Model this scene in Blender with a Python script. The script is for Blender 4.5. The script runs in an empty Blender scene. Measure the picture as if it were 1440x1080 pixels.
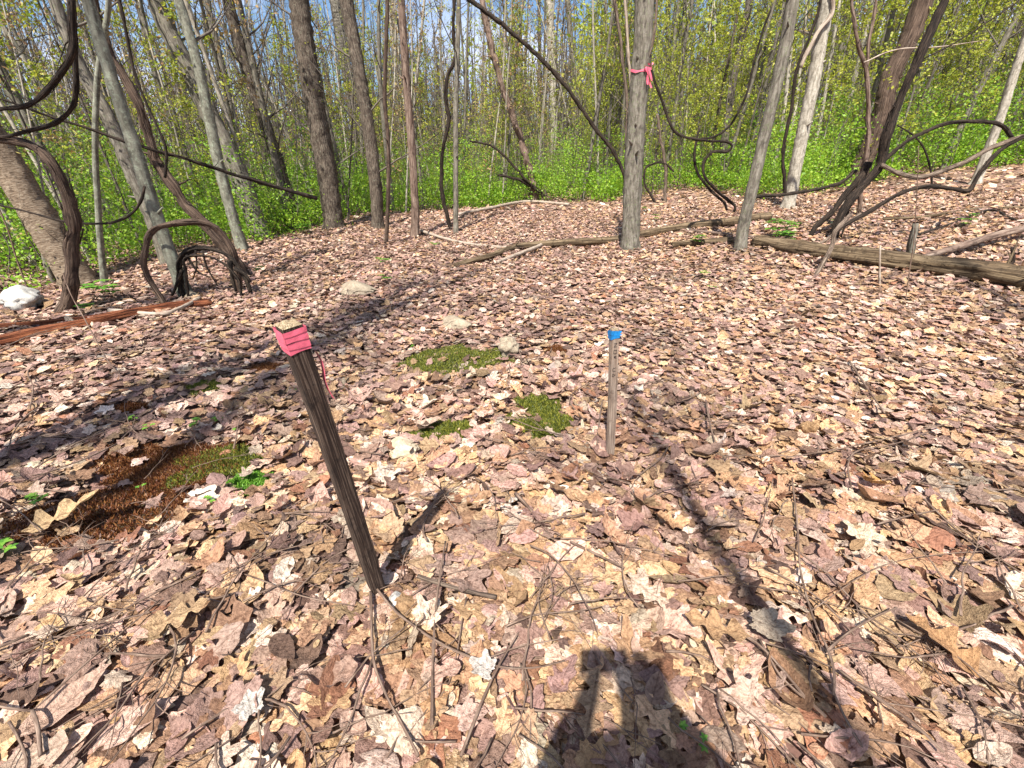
import bpy, math, random
import numpy as np
from mathutils import Vector, Matrix, noise as mnoise
R = math.radians
scene = bpy.context.scene
COL = scene.collection
random.seed(7)
rng = np.random.default_rng(11)

# ------------------------------------------------------------------ camera
CAM_Z = 1.5
PITCH = R(25)
FPX = 600.0                                   # focal length in photo pixels (1440 wide)
cam_d = bpy.data.cameras.new('camera'); cam = bpy.data.objects.new('camera', cam_d); COL.objects.link(cam)
cam_d.sensor_width = 36.0; cam_d.lens = 36.0 * FPX / 1440.0
cam_d.clip_start = 0.02; cam_d.clip_end = 1500
cam.location = (0, 0, CAM_Z); cam.rotation_euler = (R(90) - PITCH, 0, 0)
scene.camera = cam
# ------------------------------------------------------------------ sky, sun, exposure
SUN_EL = R(56); SUN_AZ = R(180 + 15)          # azimuth clockwise from +Y: behind the photographer, a little left
w = bpy.data.worlds.new('World'); scene.world = w; w.use_nodes = True
nt = w.node_tree; nt.nodes.clear()
out = nt.nodes.new('ShaderNodeOutputWorld'); bg = nt.nodes.new('ShaderNodeBackground')
sky = nt.nodes.new('ShaderNodeTexSky'); sky.sky_type = 'NISHITA'; sky.sun_disc = False
sky.sun_elevation = SUN_EL; sky.sun_rotation = SUN_AZ
tc = nt.nodes.new('ShaderNodeTexCoord'); mp = nt.nodes.new('ShaderNodeMapping'); mp.inputs['Scale'].default_value = (1, 1, 2.4)
cn = nt.nodes.new('ShaderNodeTexNoise'); cn.inputs['Scale'].default_value = 3.1; cn.inputs['Detail'].default_value = 7
cr = nt.nodes.new('ShaderNodeValToRGB'); cr.color_ramp.elements[0].position = .48; cr.color_ramp.elements[1].position = .66
mx = nt.nodes.new('ShaderNodeMix'); mx.data_type = 'RGBA'; mx.inputs[7].default_value = (7.6, 8.0, 9.8, 1)
nt.links.new(tc.outputs['Generated'], mp.inputs[0]); nt.links.new(mp.outputs[0], cn.inputs['Vector'])
nt.links.new(cn.outputs[0], cr.inputs[0]); nt.links.new(cr.outputs[0], mx.inputs[0])
hs = nt.nodes.new('ShaderNodeHueSaturation'); hs.inputs['Saturation'].default_value = 1.15; hs.inputs['Value'].default_value = 1.15
nt.links.new(sky.outputs[0], hs.inputs['Color']); nt.links.new(hs.outputs[0], mx.inputs[6])
nt.links.new(mx.outputs[2], bg.inputs[0]); bg.inputs[1].default_value = 0.072
nt.links.new(bg.outputs[0], out.inputs[0])
sd = bpy.data.lights.new('sun', 'SUN'); sd.energy = 5.0; sd.angle = R(0.7); sd.color = (1, .95, .87)
sun = bpy.data.objects.new('sun', sd); COL.objects.link(sun)
SDIR = Vector((math.sin(SUN_AZ) * math.cos(SUN_EL), math.cos(SUN_AZ) * math.cos(SUN_EL), math.sin(SUN_EL)))
sun.rotation_euler = SDIR.to_track_quat('Z', 'Y').to_euler(); sun.location = (-5, -10, 20)
scene.view_settings.view_transform = 'Standard'; scene.view_settings.look = 'None'
scene.view_settings.exposure = 1.22; scene.view_settings.gamma = 1
scene.cycles.max_bounces = 6; scene.cycles.transparent_max_bounces = 8

# ------------------------------------------------------------------ terrain height
def sp(v, k=1.0): return np.logaddexp(0, np.asarray(v, float) / k) * k
def sm(v, a, b):
    t = np.clip((np.asarray(v, float) - a) / (b - a), 0, 1); return t * t * (3 - 2 * t)
_ph = np.random.default_rng(5).uniform(0, 6.28, (40, 2)); _dr = np.random.default_rng(6).uniform(0, 6.28, 40)
def bumps(x, y):
    s = 0
    for i, (L, a) in enumerate([(3.1, .030), (2.3, .024), (1.7, .020), (1.1, .014), (.9, .012), (.62, .009), (.47, .007), (.33, .005), (7.0, .05), (11., .08)]):
        for j in range(2):
            k = i * 2 + j; c, q = math.cos(_dr[k]), math.sin(_dr[k])
            s = s + a * .6 * np.sin((x * c + y * q) * 6.283 / L + _ph[k, 0] + 1.3 * np.sin((x * q - y * c) * 6.283 / (L * 1.7) + _ph[k, 1]))
    return s
MOUNDS = []      # (x, y, radius, height)
def H(x, y):
    x = np.asarray(x, float); y = np.asarray(y, float)
    h = bumps(x, y) * (1 - .6 * np.exp(-(x * x + y * y) / 1.5))
    h = h + .052 * sp(y - 4.5) * (.25 + .75 * sm(x, -10, 3)) * 1.0
    xr = sp(x - 3.4, .8); xr = 22 * (1 - np.exp(-xr / 22))
    h = h + .135 * xr * sm(y, 0, 7)
    h = h + .05 * sp(y - 55, 4) + .03 * sp(np.abs(x) - 60, 5)
    for (mx_, my_, mr, mh) in MOUNDS:
        h = h + mh * np.exp(-((x - mx_) ** 2 + (y - my_) ** 2) / (mr * mr))
    return h
def Hs(x, y): return float(H(x, y))
cp, spp = math.cos(PITCH), math.sin(PITCH)
def ray(px, py):
    r = (px - 720) / FPX; u = (540 - py) / FPX
    return Vector((r, cp + u * spp, -spp + u * cp))
def G(px, py, tmax=160):
    d = ray(px, py); t = .4; st = .03
    while t < tmax:
        p = d * t
        if CAM_Z + p.z <= Hs(p.x, p.y):
            lo, hi = t - st, t
            for _ in range(14):
                m = (lo + hi) / 2; q = d * m
                if CAM_Z + q.z <= Hs(q.x, q.y): hi = m
                else: lo = m
            q = d * hi
            return Vector((q.x, q.y, Hs(q.x, q.y)))
        st = .03 + t * .01; t += st
    q = d * tmax; return Vector((q.x, q.y, Hs(q.x, q.y)))
def Py(px, py, Y):                              # a pixel turned into the point at distance Y
    d = ray(px, py); t = Y / d.y
    return Vector((d.x * t, Y, CAM_Z + d.z * t))
def pxr(px, wpx, p):                            # half a pixel width turned into metres at p
    dep = p.y * cp + (CAM_Z - p.z) * spp
    r = (px - 720) / FPX
    return wpx / 2 * dep / FPX / math.sqrt(1 + r * r * .8)
MOUNDS.append((G(690, 515).x, G(690, 515).y, .55, .05))
MOUNDS.append((-.25, 2.75, .5, .04))

# ------------------------------------------------------------------ materials
def sr(r, g, b, k=1.0):
    f = lambda c: (c / 255 / 12.92 if c / 255 < .04045 else ((c / 255 + .055) / 1.055) ** 2.4) * k
    return (f(r), f(g), f(b), 1)
def new_mat(name):
    m = bpy.data.materials.new(name); m.use_nodes = True; n = m.node_tree
    return m, n, n.nodes['Principled BSDF'], n.nodes['Material Output']
def N(n, t, **kw):
    o = n.nodes.new(t)
    for k, v in kw.items(): setattr(o, k, v)
    return o
def noise_tex(n, vec, scale, detail=4, rough=.6):
    o = N(n, 'ShaderNodeTexNoise'); o.inputs['Scale'].default_value = scale; o.inputs['Detail'].default_value = detail
    o.inputs['Roughness'].default_value = rough
    if vec is not None: n.links.new(vec, o.inputs['Vector'])
    return o
def ramp(n, fac, stops):
    o = N(n, 'ShaderNodeValToRGB'); e = o.color_ramp.elements
    while len(e) < len(stops): e.new(.5)
    for i, (p, c) in enumerate(stops): e[i].position = p; e[i].color = c
    n.links.new(fac, o.inputs[0]); return o
def mixc(n, fac, a, b, mode='MIX'):
    o = N(n, 'ShaderNodeMix', data_type='RGBA', blend_type=mode)
    for v, i in ((fac, 0), (a, 6), (b, 7)):
        if hasattr(v, 'type') and hasattr(v, 'links'): n.links.new(v, o.inputs[i])
        elif v is not None: o.inputs[i].default_value = v
    return o.outputs[2]
def math_(n, op, a, b=None):
    o = N(n, 'ShaderNodeMath', operation=op)
    for v, i in ((a, 0), (b, 1)):
        if v is None: continue
        if hasattr(v, 'links'): n.links.new(v, o.inputs[i])
        else: o.inputs[i].default_value = v
    return o.outputs[0]

def bark_mat(name, dark, mid, light, sx=60, sz=9, bump=.6, dist=.02, patch=None, patch_amt=.55, bands=0, rough=.9, bs=1.0):
    m, n, b, o = new_mat(name)
    a = N(n, 'ShaderNodeAttribute', attribute_name='bk')
    mp = N(n, 'ShaderNodeMapping'); mp.inputs['Scale'].default_value = (sx * bs, sx * bs, sz * bs); n.links.new(a.outputs['Vector'], mp.inputs[0])
    f = noise_tex(n, mp.outputs[0], 1.0, 6, .65)
    c = ramp(n, f.outputs[0], [(.30, dark), (.48, mid), (.68, light)]).outputs[0]
    big = noise_tex(n, a.outputs['Vector'], 5, 3)
    c = mixc(n, math_(n, 'MULTIPLY', big.outputs[0], .7), c, mixc(n, .5, c, dark))
    if patch:
        pf = noise_tex(n, a.outputs['Vector'], 19, 6, .75)
        pr = ramp(n, pf.outputs[0], [(patch_amt - .03, (0, 0, 0, 1)), (patch_amt + .03, (1, 1, 1, 1))])
        c = mixc(n, math_(n, 'MULTIPLY', pr.outputs[0], .75), c, patch)
    dk_ = noise_tex(n, a.outputs['Vector'], 8, 6, .72)
    c = mixc(n, math_(n, 'MULTIPLY', ramp(n, dk_.outputs[0], [(.54, (0, 0, 0, 1)), (.62, (1, 1, 1, 1))]).outputs[0], .6), c, dark)
    hgt = f.outputs[0]
    if bands:
        mb = N(n, 'ShaderNodeMapping'); mb.inputs['Scale'].default_value = (9, 9, 70); n.links.new(a.outputs['Vector'], mb.inputs[0])
        bf = noise_tex(n, mb.outputs[0], 1, 4)
        br = ramp(n, bf.outputs[0], [(.36, (1, 1, 1, 1)), (.42, (0, 0, 0, 1))])
        c = mixc(n, math_(n, 'MULTIPLY', br.outputs[0], bands), c, dark)
    n.links.new(c, b.inputs['Base Color']); b.inputs['Roughness'].default_value = rough
    b.inputs['Specular IOR Level'].default_value = .25
    bp = N(n, 'ShaderNodeBump'); bp.inputs['Strength'].default_value = bump; bp.inputs['Distance'].default_value = dist
    n.links.new(hgt, bp.inputs['Height']); n.links.new(bp.outputs[0], b.inputs['Normal'])
    return m
M = {}
M['grey'] = bark_mat('grey_bark', sr(58, 53, 47), sr(107, 100, 89), sr(144, 138, 126), 50, 12, .5, .012, sr(100, 105, 79), .58, .35, bs=.5)
M['smooth'] = bark_mat('smooth_grey_green_bark', sr(72, 70, 60), sr(112, 110, 97), sr(142, 141, 126), 30, 10, .3, .006, sr(138, 144, 126), .56, .45, bs=.5)
M['rough'] = bark_mat('rough_dark_bark', sr(34, 28, 24), sr(84, 73, 63), sr(129, 117, 103), 75, 14, 1, .03, sr(129, 127, 110), .60, bs=.5)
M['pale'] = bark_mat('pale_bark', sr(95, 88, 77), sr(161, 153, 138), sr(196, 189, 174), 45, 14, .5, .01, sr(110, 103, 90), .60, .5, bs=.5)
M['birch'] = bark_mat('curling_tan_birch_bark', sr(60, 48, 37), sr(129, 111, 92), sr(168, 154, 134), 14, 75, .8, .02, None, .6, .4)
M['shaggy'] = bark_mat('shaggy_brown_bark', sr(34, 25, 20), sr(82, 66, 55), sr(131, 111, 95), 95, 5, 1, .035, bs=.5)
M['vine'] = bark_mat('dark_vine_bark', sr(17, 13, 11), sr(41, 33, 27), sr(87, 72, 60), 110, 8, 1, .02)
M['vinegrey'] = bark_mat('grey_brown_vine_bark', sr(46, 36, 30), sr(104, 88, 76), sr(160, 144, 126), 110, 7, .9, .02)
M['red'] = bark_mat('reddish_brown_dead_bark', sr(50, 38, 32), sr(110, 90, 78), sr(158, 140, 124), 70, 6, .9, .02, bs=.5)
M['black'] = bark_mat('charred_black_wood', sr(12, 9, 7), sr(36, 29, 24), sr(92, 78, 64), 55, 12, 1, .03)
M['rot'] = bark_mat('rotten_red_wood', sr(38, 20, 12), sr(112, 60, 36), sr(176, 112, 74), 60, 4, 1, .04)
M['log'] = bark_mat('weathered_log_wood', sr(36, 28, 19), sr(92, 76, 57), sr(142, 124, 98), 70, 3.2, 1, .03, sr(60, 48, 32), .60, bs=.6)
M['deadpale'] = bark_mat('bare_pale_wood', sr(102, 86, 73), sr(156, 140, 124), sr(191, 179, 165), 90, 6, .6, .01)
M['twig'] = bark_mat('brown_twig', sr(55, 41, 34), sr(108, 88, 75), sr(151, 131, 115), 160, 14, .5, .004)
M['branch'] = bark_mat('grey_branch', sr(48, 41, 36), sr(92, 84, 75), sr(132, 124, 113), 80, 10, .4, .006)
M['stake'] = bark_mat('weathered_stake_wood', sr(18, 12, 10), sr(56, 42, 34), sr(122, 104, 90), 190, 5, 1, .006)
M['stake2'] = bark_mat('weathered_grey_lath', sr(84, 68, 56), sr(146, 126, 110), sr(188, 172, 154), 190, 6, .8, .004)
M['endgrain'] = bark_mat('splintered_end_wood', sr(84, 70, 52), sr(150, 130, 102), sr(205, 190, 160), 260, 60, 1, .006)

def rock_mat(name, a_, b_, c_):
    m, n, b, o = new_mat(name)
    tcn = N(n, 'ShaderNodeTexCoord')
    f = noise_tex(n, tcn.outputs['Object'], 14, 8, .7); g = noise_tex(n, tcn.outputs['Object'], 90, 4, .7)
    c = ramp(n, f.outputs[0], [(.3, a_), (.5, b_), (.7, c_)]).outputs[0]
    c = mixc(n, .35, c, ramp(n, g.outputs[0], [(.35, a_), (.65, c_)]).outputs[0])
    n.links.new(c, b.inputs['Base Color']); b.inputs['Roughness'].default_value = .85
    bp = N(n, 'ShaderNodeBump'); bp.inputs['Strength'].default_value = .7; bp.inputs['Distance'].default_value = .01
    n.links.new(g.outputs[0], bp.inputs['Height']); n.links.new(bp.outputs[0], b.inputs['Normal'])
    return m
def foliage_mat(name, c1, c2, c3, tr=.4, attr=True):
    m, n, b, o = new_mat(name)
    g = N(n, 'ShaderNodeNewGeometry')
    c = ramp(n, g.outputs['Random Per Island'], [(0, c1), (.5, c2), (1, c3)]).outputs[0]
    n.links.new(c, b.inputs['Base Color']); b.inputs['Roughness'].default_value = .55
    t = N(n, 'ShaderNodeBsdfTranslucent'); n.links.new(c, t.inputs[0])
    ms = N(n, 'ShaderNodeMixShader'); ms.inputs[0].default_value = tr
    n.links.new(b.outputs[0], ms.inputs[1]); n.links.new(t.outputs[0], ms.inputs[2]); n.links.new(ms.outputs[0], o.inputs[0])
    return m
M['under'] = foliage_mat('undergrowth_leaf', (.12, .26, .016, 1), (.24, .43, .028, 1), (.38, .53, .05, 1), .5)
M['yg'] = foliage_mat('yellow_green_leaf', (.20, .28, .02, 1), (.34, .38, .03, 1), (.46, .44, .06, 1), .45)
M['green'] = foliage_mat('fresh_green_leaf', (.06, .20, .02, 1), (.13, .32, .03, 1), (.25, .42, .05, 1), .45)
M['bud'] = foliage_mat('russet_bud', (.20, .10, .045, 1), (.30, .19, .07, 1), (.34, .28, .08, 1), .3)
M['seed'] = foliage_mat('seedling_leaf', (.07, .20, .02, 1), (.13, .30, .03, 1), (.22, .38, .05, 1), .35)
M['mossg'] = foliage_mat('green_moss', (.03, .045, .008, 1), (.10, .12, .012, 1), (.26, .25, .03, 1), .2)
M['mossr'] = foliage_mat('rusty_moss', (.05, .014, .006, 1), (.15, .045, .012, 1), (.24, .11, .03, 1), .2)
M['mossbase'] = rock_mat('moss_soil', (.016, .010, .005, 1), (.035, .024, .010, 1), (.07, .05, .018, 1))
M['mossb'] = foliage_mat('bright_moss', (.05, .16, .01, 1), (.11, .27, .02, 1), (.2, .36, .04, 1), .2)

def litter_mat():
    m, n, b, o = new_mat('dry_fallen_leaf')
    a = N(n, 'ShaderNodeAttribute', attribute_name='lc')
    uv = N(n, 'ShaderNodeUVMap'); uv.uv_map = 'leaf'
    s = N(n, 'ShaderNodeSeparateXYZ'); n.links.new(uv.outputs[0], s.inputs[0])
    ax = math_(n, 'ABSOLUTE', s.outputs[0])
    v = math_(n, 'SUBTRACT', s.outputs[1], math_(n, 'MULTIPLY', ax, .95))
    fr = math_(n, 'ABSOLUTE', math_(n, 'SUBTRACT', math_(n, 'FRACT', math_(n, 'MULTIPLY', v, 6.5)), .5))
    side = math_(n, 'LESS_THAN', fr, .055)
    mid = math_(n, 'LESS_THAN', ax, .013)
    vein = math_(n, 'MAXIMUM', math_(n, 'MULTIPLY', side, .55), mid)
    geo = N(n, 'ShaderNodeNewGeometry')
    tcn = N(n, 'ShaderNodeTexCoord')
    n1 = noise_tex(n, tcn.outputs['Object'], 60, 5, .7)
    n2 = noise_tex(n, tcn.outputs['Object'], 190, 3, .7)
    blot = ramp(n, n1.outputs[0], [(.32, (.40, .32, .28, 1)), (.46, (.84, .81, .79, 1)), (.62, (1.16, 1.15, 1.13, 1))]).outputs[0]
    c = mixc(n, 1.0, a.outputs['Color'], blot, 'MULTIPLY')
    c = mixc(n, math_(n, 'MULTIPLY', vein, .5), c, mixc(n, 1.0, c, (.5, .42, .36, 1), 'MULTIPLY'))
    spk = ramp(n, n2.outputs[0], [(.30, (1, 1, 1, 1)), (.36, (0, 0, 0, 1))]).outputs[0]
    c = mixc(n, math_(n, 'MULTIPLY', spk, .6), c, (.06, .035, .02, 1))
    n.links.new(c, b.inputs['Base Color']); b.inputs['Roughness'].default_value = .62; b.inputs['Specular IOR Level'].default_value = .35
    hgt = math_(n, 'ADD', math_(n, 'MULTIPLY', n1.outputs[0], 1.0), math_(n, 'MULTIPLY', vein, -.25))
    bp = N(n, 'ShaderNodeBump'); bp.inputs['Strength'].default_value = 1; bp.inputs['Distance'].default_value = .022
    n.links.new(hgt, bp.inputs['Height']); n.links.new(bp.outputs[0], b.inputs['Normal'])
    t = N(n, 'ShaderNodeBsdfTranslucent'); n.links.new(c, t.inputs[0])
    ms = N(n, 'ShaderNodeMixShader'); ms.inputs[0].default_value = .14
    n.links.new(b.outputs[0], ms.inputs[1]); n.links.new(t.outputs[0], ms.inputs[2]); n.links.new(ms.outputs[0], o.inputs[0])
    return m
M['litter'] = litter_mat()

def ground_mat():
    m, n, b, o = new_mat('forest_floor')
    tcn = N(n, 'ShaderNodeTexCoord')
    w_ = noise_tex(n, tcn.outputs['Object'], 9, 3)
    vadd = N(n, 'ShaderNodeVectorMath', operation='MULTIPLY_ADD'); n.links.new(w_.outputs['Color'], vadd.inputs[0])
    vadd.inputs[1].default_value = (.12, .12, .12); n.links.new(tcn.outputs['Object'], vadd.inputs[2])
    vo = N(n, 'ShaderNodeTexVoronoi'); vo.inputs['Scale'].default_value = 15; n.links.new(vadd.outputs[0], vo.inputs['Vector'])
    sx = N(n, 'ShaderNodeSeparateColor'); n.links.new(vo.outputs['Color'], sx.inputs[0])
    c = ramp(n, sx.outputs[0], [(0, sr(64, 44, 36)), (.3, sr(112, 82, 72)), (.55, sr(150, 116, 100)), (.8, sr(168, 134, 104)), (1, sr(190, 166, 144))]).outputs[0]
    nz = noise_tex(n, tcn.outputs['Object'], 40, 5)
    c = mixc(n, ramp(n, nz.outputs[0], [(.4, (.8, .8, .8, 1)), (.6, (.1, .1, .1, 1))]).outputs[0], c, sr(52, 36, 27))
    n.links.new(c, b.inputs['Base Color']); b.inputs['Roughness'].default_value = .95
    bp = N(n, 'ShaderNodeBump'); bp.inputs['Strength'].default_value = 1; bp.inputs['Distance'].default_value = .03
    n.links.new(vo.outputs['Distance'], bp.inputs['Height']); n.links.new(bp.outputs[0], b.inputs['Normal'])
    return m
M['ground'] = ground_mat()

M['rock'] = rock_mat('grey_brown_rock', sr(84, 72, 58), sr(136, 122, 102), sr(176, 162, 140))
M['rocktan'] = rock_mat('pale_tan_rock', sr(120, 104, 84), sr(176, 160, 132), sr(206, 192, 166))
M['rockwhite'] = rock_mat('whitish_rock', sr(104, 100, 92), sr(168, 164, 156), sr(206, 202, 194))
def plain(name, col, rough=.5, nscale=60, amt=.25, tr=0):
    m, n, b, o = new_mat(name)
    tcn = N(n, 'ShaderNodeTexCoord'); f = noise_tex(n, tcn.outputs['Object'], nscale, 4)
    dk = tuple(v * (1 - amt) for v in col[:3]) + (1,)
    c = ramp(n, f.outputs[0], [(.35, dk), (.6, col)]).outputs[0]
    n.links.new(c, b.inputs['Base Color']); b.inputs['Roughness'].default_value = rough
    bp = N(n, 'ShaderNodeBump'); bp.inputs['Strength'].default_value = .3; bp.inputs['Distance'].default_value = .003
    n.links.new(f.outputs[0], bp.inputs['Height']); n.links.new(bp.outputs[0], b.inputs['Normal'])
    return m
M['pink'] = plain('pink_flagging', sr(226, 104, 126), .42, 40, .2)
M['bluetape'] = plain('blue_flagging', sr(20, 130, 200), .4, 90, .35)
M['ink'] = plain('faded_ink', sr(44, 36, 34), .8)
M['cloth_dark'] = plain('dark_jacket', sr(48, 52, 60), .9, 200)
M['denim'] = plain('blue_jeans', sr(56, 70, 98), .9, 200)
M['skin'] = plain('skin', sr(205, 160, 135), .5, 30, .1)
M['hairm'] = plain('brown_hair', sr(60, 42, 30), .6, 200)
M['phone'] = plain('black_phone', sr(20, 20, 22), .3)

# ------------------------------------------------------------------ object helpers
def thing(name, label, cat, loc=(0, 0, 0), group=None):
    o = bpy.data.objects.new(name, None); COL.objects.link(o); o.location = loc; o.empty_display_size = .1
    o['label'] = label; o['category'] = cat
    if group: o['group'] = group
    return o
def tag(o, label, cat, group=None, kind=None):
    if label: o['label'] = label
    if cat: o['category'] = cat
    if group: o['group'] = group
    if kind: o['kind'] = kind
    return o
class MB:
    def __init__(s): s.v = []; s.f = []; s.mi = []; s.bk = []
    def tube(s, pts, rad, sides=8, mi=0, rough=0.0, ridge=0.0, flare=0.0, seed=0, oval=None, cap=True, rfreq=2.0):
        n = len(pts); base = len(s.v)
        T = []
        for i in range(n):
            a = pts[max(0, i - 1)]; b = pts[min(n - 1, i + 1)]
            t = (b - a); T.append(t.normalized() if t.length > 1e-9 else Vector((0, 0, 1)))
        ref = Vector((1, 0, 0)) if abs(T[0].x) < .8 else Vector((0, 1, 0))
        u = T[0].cross(ref).normalized(); L = 0
        for i in range(n):
            if i: L += (pts[i] - pts[i - 1]).length
            u = (u - T[i] * u.dot(T[i])).normalized(); v = T[i].cross(u)
            for k in range(sides):
                a = 6.28318 * k / sides; r = rad[i]; ca, sa = math.cos(a), math.sin(a)
                if ridge: r *= 1 + ridge * (mnoise.noise(Vector((ca * 2.6 + seed, sa * 2.6, L * rfreq * .35))) + .5 * mnoise.noise(Vector((ca * 6 + seed, sa * 6, L * rfreq))))
                if rough: r += rough * mnoise.noise(pts[i] * 9 + Vector((ca * 1.5, sa * 1.5, seed)))
                if flare and L < .9:
                    r *= 1 + flare * math.exp(-L / .17) * (1 + .6 * math.sin(3 * a + seed) + .4 * math.sin(5 * a + seed * 2))
                s.v.append(pts[i] + (u * ca + v * sa) * r); s.bk.append((ca * rad[0] + seed, sa * rad[0], L + seed))
        for i in range(n - 1):
            for k in range(sides):
                k2 = (k + 1) % sides; a = base + i * sides
                s.f.append((a + k, a + k2, a + sides + k2, a + sides + k)); s.mi.append(mi)
        if cap:
            s.f.append(tuple(base + k for k in range(sides))[::-1]); s.mi.append(mi)
            s.f.append(tuple(base + (n - 1) * sides + k for k in range(sides))); s.mi.append(mi)
    def leafq(s, p, d, nrm, L, W, mi):
        d = d.normalized(); sd_ = d.cross(nrm)
        sd_ = sd_.normalized() if sd_.length > 1e-6 else Vector((1, 0, 0))
        b = len(s.v)
        s.v += [p, p + d * L * .45 + sd_ * W * .5, p + d * L, p + d * L * .45 - sd_ * W * .5]
        s.bk += [(0, 0, 0)] * 4; s.f.append((b, b + 1, b + 2, b + 3)); s.mi.append(mi)
    def poly(s, pts, faces, mi=0):
        b = len(s.v)
        for p in pts: s.v.append(Vector(p)); s.bk.append(tuple(p))
        for f in faces: s.f.append(tuple(b + i for i in f)); s.mi.append(mi)
    def build(s, name, mats, parent=None, org=None, smooth=True):
        me = bpy.data.meshes.new(name)
        if org is None: org = parent.location if parent is not None else Vector((0, 0, 0))
        org = Vector(org)
        me.from_pydata([tuple(p - org) for p in s.v], [], s.f)
        for m in (mats if isinstance(mats, (list, tuple)) else [mats]): me.materials.append(m)
        me.polygons.foreach_set('material_index', s.mi)
        if smooth: me.polygons.foreach_set('use_smooth', [True] * len(s.f))
        at = me.attributes.new('bk', 'FLOAT_VECTOR', 'POINT'); at.data.foreach_set('vector', np.array(s.bk, dtype=np.float32).ravel())
        me.update()
        o = bpy.data.objects.new(name, me); COL.objects.link(o)
        if parent is not None: o.parent = parent
        else: o.location = org
        return o
def smooth_path(P, step):
    """Catmull-Rom through P (Vectors) with values r; returns list of points about `step` apart and the param 0..1."""
    out, par = [], []; n = len(P)
    for i in range(n - 1):
        p0 = P[i - 1] if i else P[0] * 2 - P[1]; p1, p2 = P[i], P[i + 1]; p3 = P[i + 2] if i + 2 < n else P[-1] * 2 - P[-2]
        k = max(1, int((p2 - p1).length / step))
        for j in range(k):
            t = j / k; t2, t3 = t * t, t * t * t
            out.append(.5 * ((2 * p1) + (p2 - p0) * t + (2 * p0 - 5 * p1 + 4 * p2 - p3) * t2 + (3 * p1 - p0 - 3 * p2 + p3) * t3))
            par.append(i + t)
    out.append(P[-1].copy()); par.append(n - 1)
    return out, par
def lerp(a, x):
    i = int(min(max(x, 0), len(a) - 1 - 1e-6)); t = x - i
    return a[i] * (1 - t) + a[min(i + 1, len(a) - 1)] * t
def rv(s=1.0): return Vector((random.gauss(0, s), random.gauss(0, s), random.gauss(0, s)))

def branch(mb, p, d, L, r, depth, leaf, lsize, lmi, up=.25, wig=.16, seg=5, sides=4, nsub=5):
    pts = [p.copy()]; dd = d.normalized()
    for i in range(seg):
        dd = (dd + rv(wig) + Vector((0, 0, up * .3))).normalized(); pts.append(pts[-1] + dd * L / seg)
    rad = [max(.0015, r * (1 - .85 * i / seg)) for i in range(seg + 1)]
    mb.tube(pts, rad, sides, 0, cap=False, seed=random.random())
    if depth > 0:
        for k in range(nsub):
            t = random.uniform(.2, 1) * seg; i = min(seg - 1, int(t)); q = pts[i].lerp(pts[i + 1], t - i)
            base = (pts[i + 1] - pts[i]).normalized()
            side = base.cross(rv()).normalized()
            branch(mb, q, base * .75 + side * random.uniform(.5, .9), L * random.uniform(.3, .55), lerp(rad, t) * .55, depth - 1, leaf, lsize, lmi, up, wig, max(3, seg - 1), 3, max(2, nsub - 1))
    elif leaf > 0:
        for k in range(leaf):
            t = random.uniform(.3, 1) * seg; i = min(seg - 1, int(t)); q = pts[i].lerp(pts[i + 1], t - i) + rv(lsize * .5)
            mb.leafq(q, rv(), rv() + Vector((0, 0, 1.2)), lsize * random.uniform(.6, 1.3), lsize * random.uniform(.4, .8), lmi)
def crown(mb, pts, rads, f0, nb, leaf, lsize, lmi, Lk=1.0, depth=2, nsub=5):
    n = len(pts) - 1
    for k in range(nb):
        t = (f0 + (1 - f0) * (k + random.random()) / nb) * n; t = min(t, n - .01); i = int(t)
        q = pts[i].lerp(pts[i + 1], t - i); ax = (pts[i + 1] - pts[i]).normalized()
        side = ax.cross(rv()).normalized(); r = lerp(rads, t)
        f = t / n
        L = Lk * (2.6 * (1 - f) + .7) * random.uniform(.6, 1.25)
        branch(mb, q, ax * random.uniform(.35, 1.0) + side, L, max(.006, min(.03, r * random.uniform(.2, .38))), depth, leaf, lsize, lmi, .35, .14, 6, 4, nsub)

# ------------------------------------------------------------------ the ground
def grid_axis(n, c, inner, outer):
    u = np.linspace(-1, 1, n); return c + inner * u + outer * np.sign(u) * np.abs(u) ** 6
gx = grid_axis(420, 0, 9, 260); gy = grid_axis(420, 4.5, 9, 260)
X, Y = np.meshgrid(gx, gy); Z = H(X, Y)
nx = len(gx); co = np.stack([X, Y, Z], -1).reshape(-1, 3)
i0 = (np.arange(nx - 1)[:, None] * nx + np.arange(nx - 1)[None, :]).ravel()
def np_mesh(name, co, quads, mat, smooth=True, kverts=4):
    me = bpy.data.meshes.new(name); nq = len(quads)
    me.vertices.add(len(co)); me.vertices.foreach_set('co', np.ascontiguousarray(co, dtype=np.float32).ravel())
    me.loops.add(nq * kverts); me.loops.foreach_set('vertex_index', np.ascontiguousarray(quads, dtype=np.int32).ravel())
    me.polygons.add(nq); me.polygons.foreach_set('loop_start', np.arange(nq, dtype=np.int32) * kverts)
    me.update(calc_edges=True)
    if smooth: me.polygons.foreach_set('use_smooth', np.ones(nq, dtype=bool))
    me.materials.append(mat)
    o = bpy.data.objects.new(name, me); COL.objects.link(o); return o
ground = np_mesh('ground', co, np.stack([i0, i0 + 1, i0 + nx + 1, i0 + nx], -1), M['ground'])
ground['kind'] = 'structure'

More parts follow.
